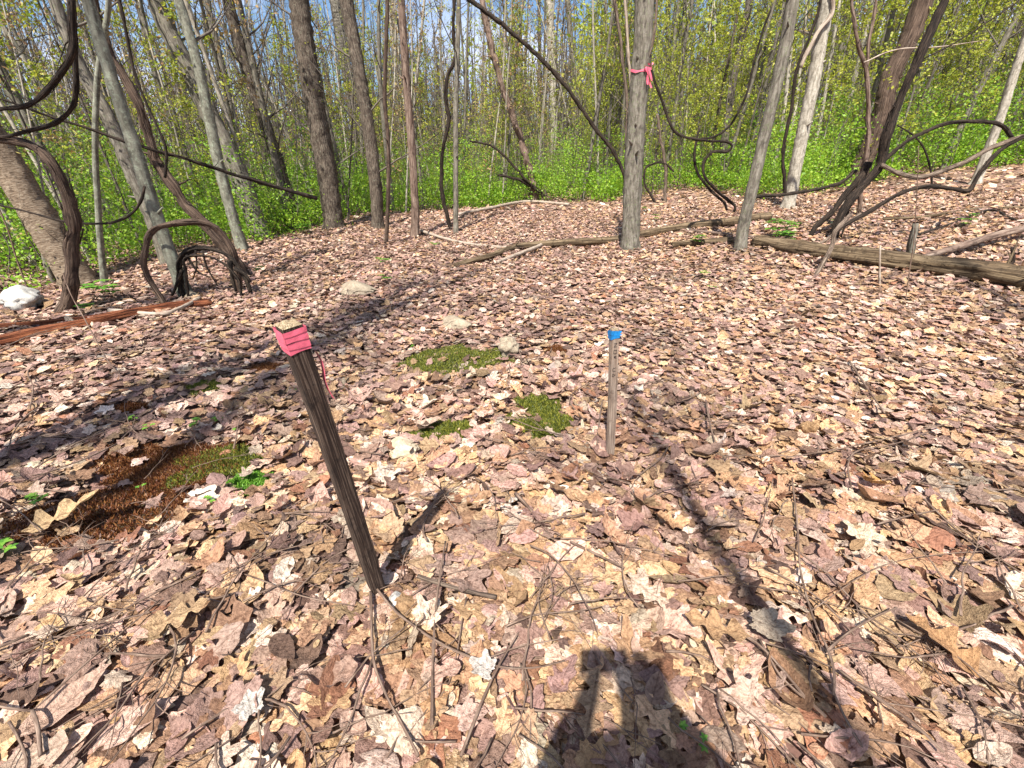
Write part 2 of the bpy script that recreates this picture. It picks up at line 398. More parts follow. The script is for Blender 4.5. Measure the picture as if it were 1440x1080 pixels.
# ------------------------------------------------------------------ where the woods begin
EDGE = [(-200, 405), (0, 388), (120, 385), (250, 352), (350, 335), (480, 312), (600, 296), (700, 288), (800, 284), (880, 280), (1000, 262), (1110, 278), (1230, 252), (1330, 240), (1440, 228), (1600, 215)]
ed = []
for e in EDGE:
    g = G(*e); ed.append((math.atan2(g.x, g.y), min(24.0, math.hypot(g.x, g.y))))
ed_a = np.array([a for a, _ in ed]); ed_r = np.array([r for _, r in ed])
def edge_r(az): return np.interp(az, ed_a, ed_r)
print('EDGE', [(round(math.degrees(a)), round(r, 1)) for a, r in ed])

# ------------------------------------------------------------------ moss patches (leaf litter is thinner over them)
MOSS = [  # px, py, rx(px), ry(px), material, label, cover
    (640, 506, 82, 21, 'mossg', 'long yellow-green moss hummock left of the round grey rock', .8),
    (755, 590, 46, 36, 'mossg', 'rounded green moss patch left of the blue taped stake', .8),
    (622, 610, 54, 16, 'mossg', 'small broken moss patch just above the flat tan rock', .5),
    (210, 700, 92, 62, 'mossr', 'rusty red-brown moss patch right of the big curled tan leaf', .95),
    (222, 655, 70, 26, 'mossr', 'olive and rust moss strip at the upper end of the rusty patch', .6),
    (308, 655, 56, 20, 'mossg', 'olive moss strip between the rusty patch and the pink taped stake', .7),
    (352, 680, 32, 15, 'mossb', 'small bright green moss cushion beside the olive strip', .9),
    (290, 546, 26, 8, 'mossg', 'faint green moss patch in the shaded band on the left', .6),
    (370, 520, 26, 6, 'mossr', 'thin rust-coloured moss strip left of the pink taped post top', .6),
    (185, 578, 26, 8, 'mossr', 'small rust moss spot in the leaves at the left', .5),
    (780, 494, 14, 6, 'mossr', 'tiny dark moss tuft right of the round grey rock', .8),
]
MOSS_W = []
for (px, py, rx, ry, mk, lab, cov) in MOSS:
    c = G(px, py); a = G(px + rx, py); b = G(px, py - ry); d = G(px, py + ry)
    MOSS_W.append((c, (a - c).length, (b - d).length / 2, (a - c).normalized(), mk, lab, cov))

# ------------------------------------------------------------------ leaf litter
def proto_oak(nt_, ns, ph, lob=.42, k=3.2):
    V, F, UV = [], [], []
    for i in range(nt_ + 1):
        t = i / nt_
        e = .30 * (math.sin(math.pi * min(1, t ** .75 * .98 + .01))) ** .75 + .012
        wd = e * (1 - lob + lob * math.cos(2 * math.pi * (k * t + ph))) + .008
        for j in range(ns + 1):
            s_ = -1 + 2 * j / ns
            x = wd * s_; y = t + .16 * abs(x) * (1 - t)
            V.append((x, y)); 
    for i in range(nt_):
        for j in range(ns):
            a = i * (ns + 1) + j; F.append((a, a + 1, a + ns + 2, a + ns + 1))
    return np.array(V), np.array(F)
def proto_ovate(nt_, ns, wd0):
    V, F = [], []
    for i in range(nt_ + 1):
        t = i / nt_; wd = wd0 * math.sin(math.pi * (t * .97 + .015) ** .85) ** .8 + .004
        if i % 2: wd *= .93
        for j in range(ns + 1): V.append((wd * (-1 + 2 * j / ns), t))
    for i in range(nt_):
        for j in range(ns):
            a = i * (ns + 1) + j; F.append((a, a + 1, a + ns + 2, a + ns + 1))
    return np.array(V), np.array(F)
def proto_maple(na, rings, seed):
    rr = random.Random(seed)
    lobes = [(0, 1.0), (.95, .86), (-.95, .86), (1.95, .58), (-1.95, .58)]
    lobes = [(a + rr.uniform(-.08, .08), l * rr.uniform(.8, 1.1)) for a, l in lobes]
    V, F = [(0, .32)], []
    for q in range(1, rings + 1):
        for k in range(na):
            a = -math.pi + 2 * math.pi * k / na; r = .44 + .05 * math.sin(3 * a + seed)
            for la, ll in lobes:
                r = max(r, ll * math.exp(-abs(((a - la + math.pi) % (2 * math.pi)) - math.pi) * 1.25))
            if na > 26: r *= 1 + .05 * (1 if k % 2 else -1) + .07 * math.sin(7 * a + seed * 2)
            if abs(a) > 2.8: r *= .6
            r *= .60
            f = q / rings
            V.append((math.sin(a) * r * f, .32 + math.cos(a) * r * f))
    for k in range(na):
        k2 = (k + 1) % na; F.append((0, 1 + k, 1 + k2, 1 + k2))   # fixed below to quads
    Q = []
    for k in range(0, na, 2): Q.append((0, 1 + k, 1 + (k + 1) % na, 1 + (k + 2) % na))
    for q in range(rings - 1):
        for k in range(na):
            k2 = (k + 1) % na; b = 1 + q * na; Q.append((b + k, b + na + k, b + na + k2, b + k2))
    return np.array(V), np.array(Q)
def curl(V2, rr, strong):
    x = V2[:, 0].copy(); y = V2[:, 1] - .5
    sgn = 1
    kx = rr.uniform(.6, 2.0) * strong; ky = rr.uniform(-.5, .9) * strong
    z = np.zeros(len(x))
    Rx = 1 / max(.2, kx * 1.4); z += sgn * Rx * (1 - np.cos(np.clip(x / Rx, -2.6, 2.6))); x = Rx * np.sin(np.clip(x / Rx, -2.6, 2.6))
    fold = rr.uniform(-.1, .55) * strong ** .5
    z += fold * np.abs(V2[:, 0]) + ky * y * y * 1.1 + rr.uniform(-.5, .5) * strong * x * y * 2
    for _ in range(5):
        a = rr.uniform(0, 6.28); f = rr.uniform(8, 26)
        z += .017 * strong ** .4 * np.sin((x * math.cos(a) + y * math.sin(a)) * f + rr.uniform(0, 6))
    return np.stack([x, y, z], -1)
def make_protos(level):
    rr = random.Random(3 + level); P = []
    for i in range({0: 16, 1: 14, 2: 9}[level]):
        kind = i % 8
        if level == 2:
            V, F = (proto_ovate(2, 2, .36) if i % 3 else proto_oak(3, 1, .3, .2, 1.5))
        elif kind in (0, 3, 6):
            V, F = proto_oak(*((18, 6) if level == 0 else (9, 2)), rr.uniform(.3, .7), rr.uniform(.22, .42), rr.uniform(2.4, 3.6))
        elif kind in (1, 4, 7):
            V, F = proto_maple(*((40, 3) if level == 0 else (20, 1)), i * 7 + level)
        else:
            V, F = proto_ovate(*((10, 4) if level == 0 else (5, 2)), rr.uniform(.24, .34))
        st = [.3, .7, .45, 1.0, .55, 1.5, .35, .8][i % 8] * rr.uniform(.8, 1.2) * (1, .6, .5)[level]
        P.append((curl(V, rr, st), V.copy(), F, kind in (1, 4, 7), st))
    return P
PAL = np.array([sr(*c)[:3] for c in [(146, 116, 110), (168, 136, 126), (184, 152, 138), (196, 164, 128), (184, 148, 108), (212, 192, 172), (140, 92, 66), (96, 72, 62), (122, 94, 86), (164, 126, 98), (200, 172, 156), (222, 210, 196)]]) 
PAL = PAL * .8 + PAL.mean(0) * .2
PW = np.array([.14, .17, .18, .10, .05, .08, .025, .05, .08, .06, .13, .025]); PW /= PW.sum()
def leaf_field(xy, level, size, zspan, tilt, stack_co, stack_uv, stack_col, stack_q, base):
    P = make_protos(level); n = len(xy)
    which = rng.integers(0, len(P), n)
    gxv = H(xy[:, 0] + .05, xy[:, 1]) - H(xy[:, 0] - .05, xy[:, 1]); gyv = H(xy[:, 0], xy[:, 1] + .05) - H(xy[:, 0], xy[:, 1] - .05)
    hz = H(xy[:, 0], xy[:, 1])
    orange = .5 + .5 * np.sin(xy[:, 0] * 1.7 + 1.1 * np.sin(xy[:, 1] * 1.3)) * np.cos(xy[:, 1] * 1.1 + .8)
    warm = np.clip(1.9 - np.hypot(xy[:, 0], xy[:, 1]) / 2.2, 0, 1.3) + np.clip((xy[:, 0] - 1.0) / 3, 0, .8)
    for pi, (V3, V2, F, maple, st) in enumerate(P):
        idx = np.where(which == pi)[0]; m = len(idx)
        if not m: continue
        yaw = rng.uniform(0, 6.283, m); tl = np.abs(rng.normal(0, tilt, m)); tl = np.where(rng.random(m) < .12, tl * 3.0, tl); ta = rng.uniform(0, 6.283, m)
        flip = np.where(rng.random(m) < .62, -1., 1.)
        ax = np.stack([np.cos(ta), np.sin(ta), 0 * ta], -1)
        nrm = np.stack([np.sin(tl) * np.cos(ta) - gxv[idx] * 10 * np.cos(tl), np.sin(tl) * np.sin(ta) - gyv[idx] * 10 * np.cos(tl), np.cos(tl)], -1)
        nrm /= np.linalg.norm(nrm, axis=1)[:, None]
        fx = np.stack([np.cos(yaw), np.sin(yaw), 0 * yaw], -1); fx -= nrm * (fx * nrm).sum(1)[:, None]; fx /= np.linalg.norm(fx, axis=1)[:, None]
        fy = np.cross(nrm, fx)
        s = size * (.5 + 1.0 * rng.random(m) ** 1.4) * (1.12 if maple else 1.05)
        sc = np.stack([rng.uniform(.85, 1.15, m), rng.uniform(.9, 1.1, m), rng.uniform(.6, 1.3, m) * flip], -1)
        L = V3[None] * sc[:, None, :]
        zmin = L[:, :, 2].min(1)
        W = (L[:, :, 0:1] * fx[:, None] + L[:, :, 1:2] * fy[:, None] + L[:, :, 2:3] * nrm[:, None]) * s[:, None, None]
        W[:, :, 0] += xy[idx, 0][:, None]; W[:, :, 1] += xy[idx, 1][:, None]
        lift = rng.uniform(0, 1, m) ** 1.3 * zspan + .006 - np.clip(zmin, -.05, 0) * s * .5
        W[:, :, 2] += (hz[idx] + lift)[:, None]
        # keep leaf edges out of the soil
        if level < 2: W[:, :, 2] = np.maximum(W[:, :, 2], H(W[:, :, 0], W[:, :, 1]) + .004)
        pw = PW[None] * np.ones((m, 1)); wv = (warm[idx] * .9 + .2 * orange[idx])
        pw[:, 3] *= 1 + 2.0 * wv; pw[:, 4] *= 1 + 2.4 * wv; pw[:, 9] *= 1 + 1.8 * wv; pw[:, 6] *= 1 + .8 * wv; pw[:, 0] *= 1.2 - .75 * np.clip(wv, 0, 1); pw[:, 8] *= 1.2 - .6 * np.clip(wv, 0, 1); pw[:, 5] *= 1 + .6 * wv
        cs = np.cumsum(pw, 1); cs /= cs[:, -1:]
        pick = (rng.random(m)[:, None] > cs).sum(1)
        c = PAL[pick] * np.array([1.33, 1.32, 1.29]) * (.45 + .75 * rng.random(m) ** .8)[:, None] * rng.uniform(.96, 1.04, (m, 3))
        shade_patch = np.sin(xy[idx, 0] * 2.3 + 1.7 * np.sin(xy[idx, 1] * 1.9)) * np.sin(xy[idx, 1] * 2.9 + 1.3 * np.sin(xy[idx, 0] * 1.4 + 2)) + .6 * np.sin(xy[idx, 0] * 6.1 + 2 * np.sin(xy[idx, 1] * 4.7)) * np.sin(xy[idx, 1] * 5.3 + 1)
        c = c * (1 - .36 * sm(shade_patch, .25, 1.0))[:, None]  # leaf colour darkened in irregular patches, standing in for shaded litter
        deep = np.clip(lift / (zspan + .006), 0, 1)
        stack_co.append(W.reshape(-1, 3)); nv = V3.shape[0]
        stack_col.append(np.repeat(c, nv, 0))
        stack_uv.append(np.tile(V2[F.ravel()], (m, 1)))
        q = F[None] + (np.arange(m) * nv)[:, None, None] + base[0]
        stack_q.append(q.reshape(-1, 4)); base[0] += m * nv
def sector(n, r0, r1, az):
    r = np.sqrt(rng.uniform(r0 * r0, r1 * r1, n)); a = rng.uniform(-az, az, n)
    return np.stack([r * np.sin(a), r * np.cos(a)], -1)
def thin(xy):
    keep = np.ones(len(xy), bool)
    for (c, ra, rb, ux, mk, lab, cov) in MOSS_W:
        dx = xy[:, 0] - c.x; dy = xy[:, 1] - c.y
        a = dx * ux.x + dy * ux.y; b = -dx * ux.y + dy * ux.x
        d = (a / ra) ** 2 + (b / rb) ** 2
        keep &= ~((d < 1.0) & (rng.random(len(xy)) < .70 + .25 * cov))
    return xy[keep]
SC, SU, SK, SQ, base = [], [], [], [], [0]
half = lambda k: sector(k, .0, 3.4, 2.0)
leaf_field(thin(half(12500)), 0, .138, .055, .17, SC, SU, SK, SQ, base)
leaf_field(thin(half(4500)), 0, .085, .06, .26, SC, SU, SK, SQ, base)
leaf_field(thin(half(5000)), 2, .03, .04, .5, SC, SU, SK, SQ, base)
leaf_field(thin(sector(36000, 3.3, 7.5, 1.2)), 1, .098, .05, .17, SC, SU, SK, SQ, base)
leaf_field(thin(sector(115000, 7.3, 17, 1.12)), 2, .095, .055, .27, SC, SU, SK, SQ, base)
leaf_field(sector(60000, 17, 42, 1.1), 2, .18, .05, .25, SC, SU, SK, SQ, base)
co = np.concatenate(SC); quads = np.concatenate(SQ); col = np.concatenate(SK)
lit = np_mesh('leaf_litter', co, quads, M['litter'])
uvl = lit.data.uv_layers.new(name='leaf'); uvl.data.foreach_set('uv', np.concatenate(SU).astype(np.float32).ravel())
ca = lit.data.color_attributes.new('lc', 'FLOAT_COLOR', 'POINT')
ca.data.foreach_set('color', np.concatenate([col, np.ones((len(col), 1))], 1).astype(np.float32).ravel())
tag(lit, 'brown, pinkish and tan dry leaves covering the forest floor', 'leaf litter', None, 'stuff')
print('litter verts', len(co))
del SC, SU, SK, SQ, co, quads, col

# moss
for (c, ra, rb, ux, mk, lab, cov) in MOSS_W:
    vy = Vector((-ux.y, ux.x, 0)); n = int(min(16000, 90000 * ra * rb * 3.1) + 160)
    mb = MB(); sd_ = random.random() * 50
    rings, na = 9, 30; pts = []; fs = []
    def edge(a): return .74 + .5 * mnoise.noise(Vector((math.cos(a) * 1.6, math.sin(a) * 1.6, sd_))) + .3 * mnoise.noise(Vector((math.cos(a) * 4.5, math.sin(a) * 4.5, sd_)))
    for i in range(rings + 1):
        for k in range(na):
            a = 6.2832 * k / na; f = i / rings * edge(a)
            x = c.x + ux.x * math.cos(a) * ra * f + vy.x * math.sin(a) * rb * f; y = c.y + ux.y * math.cos(a) * ra * f + vy.y * math.sin(a) * rb * f
            pts.append((x, y, Hs(x, y) + .008 * (1 - (i / rings) ** 3) - .006 * (i == rings) + .008 * mnoise.noise(Vector((x * 30, y * 30, 0)))))
    for i in range(rings):
        for k in range(na):
            k2 = (k + 1) % na; fs.append((i * na + k, (i + 1) * na + k, (i + 1) * na + k2, i * na + k2))
    mb.poly(pts, fs, 0)
    for _ in range(n):
        a = random.uniform(0, 6.2832); f = math.sqrt(random.random()) * edge(a) * 1.25
        
        x = c.x + ux.x * math.cos(a) * ra * f + vy.x * math.sin(a) * rb * f; y = c.y + ux.y * math.cos(a) * ra * f + vy.y * math.sin(a) * rb * f
        p = Vector((x, y, Hs(x, y) + .015))
        mb.leafq(p, rv(.7) + Vector((0, 0, .8)), rv(), random.uniform(.014, .032), random.uniform(.004, .009), 0)
    for q_ in range(rings * na): mb.mi[q_] = 1
    o = mb.build('moss_patch', [M[mk], M['mossbase']], None, c); tag(o, lab, 'moss', 'moss patches among the leaves')

# ------------------------------------------------------------------ rocks
def rock(px, py, wpx, flat, mk, label, elong=1.0, yaw=0, sink=.3, name='rock'):
    c = G(px, py); r = pxr(px, wpx, c)
    import bmesh
    bm = bmesh.new(); bmesh.ops.create_icosphere(bm, subdivisions=4, radius=1)
    s0 = random.random() * 90
    for v in bm.verts:
        d = v.co.normalized(); k = 1 + .42 * mnoise.noise(d * 1.3 + Vector((s0, 0, 0))) + .20 * mnoise.noise(d * 3 + Vector((s0, 3, 0))) + .08 * mnoise.noise(d * 6 + Vector((s0, 3, 0))) + .03 * mnoise.noise(d * 9)
        q = d * k; q.x *= r * elong; q.y *= r; q.z *= r * flat; v.co = Matrix.Rotation(yaw, 3, 'Z') @ q
        for pn in (Vector((.5, .3, .9)), Vector((-.7, -.4, .6)), Vector((.1, -.9, .5))):
            pn = pn.normalized(); e = v.co.dot(pn) - r * flat * .95
            if e > 0: v.co -= pn * e * .75
    for f in bm.faces: f.smooth = True
    me = bpy.data.meshes.new(name); bm.to_mesh(me); bm.free(); me.materials.append(M[mk])
    o = bpy.data.objects.new(name, me); COL.objects.link(o); o.location = c + Vector((0, 0, r * flat * (1 - sink) + .03))
    tag(o, label, 'rock'); return o
rock(715, 502, 28, .95, 'rock', 'round grey-brown rock at the right end of the long moss hummock', sink=.15)
rock(567, 640, 40, .5, 'rocktan', 'flat pale tan rock half buried between the two stakes', 1.15, .4)
rock(50, 664, 26, .6, 'rocktan', 'small pale stone in the leaves at the left edge', 1.1, 0)
rock(640, 462, 46, .35, 'rock', 'low greyish stone barely showing in the middle of the clearing', 1.1, .2)
rock(560, 858, 26, .7, 'rockwhite', 'small white stone at the foot of the pink taped stake', .8, .5)
rock(45, 822, 44, .45, 'rocktan', 'elongated tan stone near the bottom left', 1.3, .5)
rock(270, 420, 20, .5, 'rock', 'small brown stone by the end of the rotten red log', 1.1, .5)
rock(500, 412, 60, .28, 'rock', 'low tan boulder top covered by leaves left of centre', 1.2, .1)
rock(36, 436, 62, .75, 'rockwhite', 'large whitish boulder beside the shaggy vine trunk at the far left', 1.1, .2, .2, 'boulder')

# ------------------------------------------------------------------ survey stakes
def stake(name, label, base, top, sx_, sy_, yaw, mat, split=False):
    t = thing(name, label, 'stake', base)
    ax = (top - base).normalized(); u = Vector((math.cos(yaw), math.sin(yaw), 0)); u = (u - ax * u.dot(ax)).normalized(); v = ax.cross(u)
    L = (top - base).length; mb = MB(); n = 46; prof = []
    m_ = 5
    for k in range(4):
        a = [(-1, -1), (1, -1), (1, 1), (-1, 1)][k]; b = [(1, -1), (1, 1), (-1, 1), (-1, -1)][k]
        for j in range(m_): f = j / m_; prof.append((a[0] * (1 - f) + b[0] * f, a[1] * (1 - f) + b[1] * f))
    np_ = len(prof)
    for i in range(n + 1):
        f = i / n; z = -.12 + (L + .12) * f
        for k, (a, b) in enumerate(prof):
            jj = 1 + .05 * mnoise.noise(Vector((a * 2, b * 2, z * 5))) + .05 * mnoise.noise(Vector((a * 7, b * 7, z * 2.5)))
            if k % m_ == 0: jj *= .95 - .05 * abs(mnoise.noise(Vector((k, 0, z * 9))))
            zz = z
            if i == n: zz += .006 * mnoise.noise(Vector((a * 4, b * 4, 9)))
            bow = .006 * math.sin(f * 3.1)
            mb.v.append(base + ax * zz + u * (a * sx_ / 2 * jj + bow) + v * (b * sy_ / 2 * jj)); mb.bk.append((a * sx_ / 2, b * sy_ / 2, z))
    for i in range(n):
        for k in range(np_):
            k2 = (k + 1) % np_; mb.f.append((i * np_ + k, i * np_ + k2, (i + 1) * np_ + k2, (i + 1) * np_ + k)); mb.mi.append(0)
    o = mb.build('post', mat, t, smooth=False)
    # rough end grain on top
    mb = MB(); c0 = []
    for k, (a, b) in enumerate(prof): c0.append(base + ax * (L + .001) + u * (a * sx_ / 2 * .97) + v * (b * sy_ / 2 * .97))
    ringz = []
    for q in (1, .75, .5, .25):
        for k, (a, b) in enumerate(prof): ringz.append(base + ax * (L + .001 + (.0 if q == 1 else .006 + .006 * mnoise.noise(Vector((a * q * 6, b * q * 6, 2))))) + u * (a * q * sx_ / 2 * .97) + v * (b * q * sy_ / 2 * .97))
    fs = []
    for q in range(3):
        for k in range(np_): k2 = (k + 1) % np_; fs.append((q * np_ + k, q * np_ + k2, (q + 1) * np_ + k2, (q + 1) * np_ + k))
    fs.append(tuple(3 * np_ + k for k in range(np_)))
    mb.poly(ringz, fs); mb.build('cut_end', M['endgrain'], t, smooth=False)
    return t, ax, u, v, L
def band(t, name, mat, base, ax, u, v, z0, z1, sx_, sy_, wraps, slope=.004):
    """ribbon wound round a square post: overlapping turns, each standing a little proud of the last"""
    mb = MB(); hgt = (z1 - z0) / wraps
    for wv in range(wraps):
        zb = z0 + wv * hgt; e = .0012 + .0008 * (wv % 2) + .0004 * wv; pts = []; fs = []; seq = []
        for k in range(4):
            a = [(-1, -1), (1, -1), (1, 1), (-1, 1)][k]; b = [(1, -1), (1, 1), (-1, 1), (-1, -1)][k]
            for j in range(4): f = j / 4; seq.append((a[0] * (1 - f) + b[0] * f, a[1] * (1 - f) + b[1] * f))
        for i, (a, b) in enumerate(seq + [seq[0]]):
            tl = slope * math.sin(i * .8 + wv * 2.1) + slope * .6 * (a + b) * (-1) ** wv
            for q, zz in enumerate((zb + tl, zb + hgt * 1.5 + tl)):
                ee = e + .0012 * mnoise.noise(Vector((i * .9, wv * 3, q)))
                pts.append(base + ax * zz + u * (a * (sx_ / 2 + ee)) + v * (b * (sy_ / 2 + ee)))
        for i in range(len(seq)): fs.append((2 * i, 2 * i + 2, 2 * i + 3, 2 * i + 1))
        mb.poly(pts, fs)
    return mb.build(name, mat, t, smooth=False)
B1 = G(533, 838); d = ray(406, 457); T1 = Vector((0, 0, CAM_Z)) + d * 1.13
t, ax, u, v, L = stake('wooden_stake', 'tall dark weathered square post with pink tape round its top, leaning left', B1, T1, .054, .054, R(45 + 2), M['stake'])
S1 = (t, ax, u, v, L)
band(t, 'pink_tape', M['pink'], B1, ax, u, v, L - .070, L - .011, .0545, .0545, 6, .0022)
mb = MB()   # loose tail of the ribbon behind the post
p0 = B1 + ax * (L - .095) + (u + v * .0) * .030
tail = [p0 + Vector((.012 + .004 * i, .012, -.030 * i)) + Vector((.006 * math.sin(i * 1.4), 0, 0)) for i in range(6)]
w_ = Vector((.7, -.7, 0)) * .011; pts = []
for p in tail: pts += [p - w_, p + w_]
mb.poly(pts, [(2 * i, 2 * i + 1, 2 * i + 3, 2 * i + 2) for i in range(5)])
mb.build('ribbon_tail', M['pink'], t)
B2 = G(857, 646); T2 = Py(863.5, 464, B2.y - .02)
t, ax, u, v, L = stake('wooden_stake', 'short grey weathered stake with blue tape at its top, standing upright', B2, T2, .047, .034, R(18), M['stake2'])
band(t, 'blue_tape', M['bluetape'], B2, ax, u, v, L - .046, L - .010, .049, .036, 2, .003)
mb = MB()   # frayed knot
for i in range(7):
    q = B2 + ax * (L - .03 + random.uniform(-.014, .014)) + u * .028 - v * .01
    mb.leafq(q, u + rv(.5), rv(), random.uniform(.015, .03), .012, 0)
mb.build('tape_knot', M['bluetape'], t)
mb = MB()   # splintered pale top
for i in range(26):
    q = B2 + ax * (L - .002) + u * random.uniform(-.024, .024) + v * random.uniform(-.015, .015)
    mb.tube([q, q + ax * random.uniform(.008, .026) + rv(.002)], [.003, .0008], 4)
mb.build('splinters', M['deadpale'], t)
mb = MB()   # faded hand written characters down the face: Z 0 ... C
def stroke(a, b):
    """a, b in face coords (across, along) metres from the top centre of the front (-v) face"""
    A = B2 + ax * (L + a[1]) + u * a[0] - v * .0178; Bq = B2 + ax * (L + b[1]) + u * b[0] - v * .0178
    d_ = (Bq - A).normalized(); s_ = d_.cross(v).normalized() * .0013
    mb.poly([A - s_, A + s_, Bq + s_, Bq - s_, A - s_ - v * .0006, A + s_ - v * .0006, Bq + s_ - v * .0006, Bq - s_ - v * .0006], [(4, 5, 6, 7), (0, 4, 7, 3), (1, 2, 6, 5), (0, 1, 5, 4), (3, 7, 6, 2)])
def glyph(seq, cx, cz, s): 
    for i in range(len(seq) - 1): stroke((cx + seq[i][0] * s, cz + seq[i][1] * s), (cx + seq[i + 1][0] * s, cz + seq[i + 1][1] * s))
glyph([(-1, 1), (1, 1), (-1, -1), (1, -1)], .002, -.085, .010)
glyph([(-1, 1), (1, 1), (1, -1), (-1, -1), (-1, 1)], .002, -.125, .010)
glyph([(-1, 1), (1, .6), (-1, .2), (1, -.6)], .002, -.16, .009)
glyph([(1, 1), (-1, .8), (-1, -.8), (1, -1)], -.001, -.235, .010)
glyph([(-1, 1), (-1, -1), (1, 0), (-1, 1)], -.001, -.27, .009)
mb.build('writing', M['ink'], t, smooth=False)

# ------------------------------------------------------------------ trees at the edge of the clearing
def hero_tree(path, w0, w1, bark, label, name='tree', up=6.0, nb=12, leaf=2, lmi='yg', dist=None, ridge=.09, low=0, sides=18, flare=.5, fr0=.35, cat='tree', ext=True):
    """path: photo pixels from the base up"""
    b = G(*path[0]) if dist is None else None
    if b is None:
        d_ = ray(*path[0]); d_ = Vector((d_.x, d_.y, 0)).normalized() * dist; b = Vector((d_.x, d_.y, Hs(d_.x, d_.y)))
    P = [b + Vector((0, 0, -.15)), b]; W = []
    n = len(path)
    for i, (px, py) in enumerate(path):
        if i: P.append(Py(px, py, b.y))
    w0, w1 = w0 * .92, w1 * .92
    W = [pxr(path[min(max(i - 1, 0), n - 1)][0], w0 + (w1 - w0) * max(0, i - 1) / max(1, n - 1), b) for i in range(len(P))]
    inview = len(P)
    if ext:
        dlast = (P[-1] - P[-2]).normalized(); ln = up / 4; r = W[-1]
        for i in range(4):
            dlast = (dlast + Vector((random.uniform(-.05, .05), random.uniform(-.05, .05), .18))).normalized(); P.append(P[-1] + dlast * ln); r *= .72; W.append(r)
    pts, par = smooth_path(P, .09 if W[1] > .05 else .12)
    sdv = random.uniform(0, 20)
    rad = [lerp(W, q) for q in par]
    t = thing(name, label, cat, b)
    mb = MB(); mb.tube(pts, rad, sides, 0, rough=W[1] * .17, ridge=ridge * 1.3, flare=flare, seed=sdv)
    for q_ in range(4 if W[1] > .06 else 2):       # broken branch stubs and knots
        i = random.randrange(8, max(9, int(len(pts) * .6))); dd = (pts[i + 1] - pts[i]).normalized(); sd_ = (dd.cross(rv()).normalized() + dd * .35).normalized()
        r_ = min(.022, rad[i] * random.uniform(.15, .3)); l_ = rad[i] + random.uniform(.02, .16)
        mb.tube([pts[i], pts[i] + sd_ * rad[i] * .95, pts[i] + sd_ * l_ + Vector((0, 0, .01))], [r_ * 2.0, r_ * 1.4, r_ * .6], 7, seed=random.random())
    mb.build('trunk', M[bark], t)
    mb = MB()
    if nb: crown(mb, pts, rad, fr0 if not low else .12, nb + low, leaf, .06, 1, .9, 2, 4)
    if mb.v: mb.build('crown', [M['branch'], M[lmi]], t)
    return t, P, W
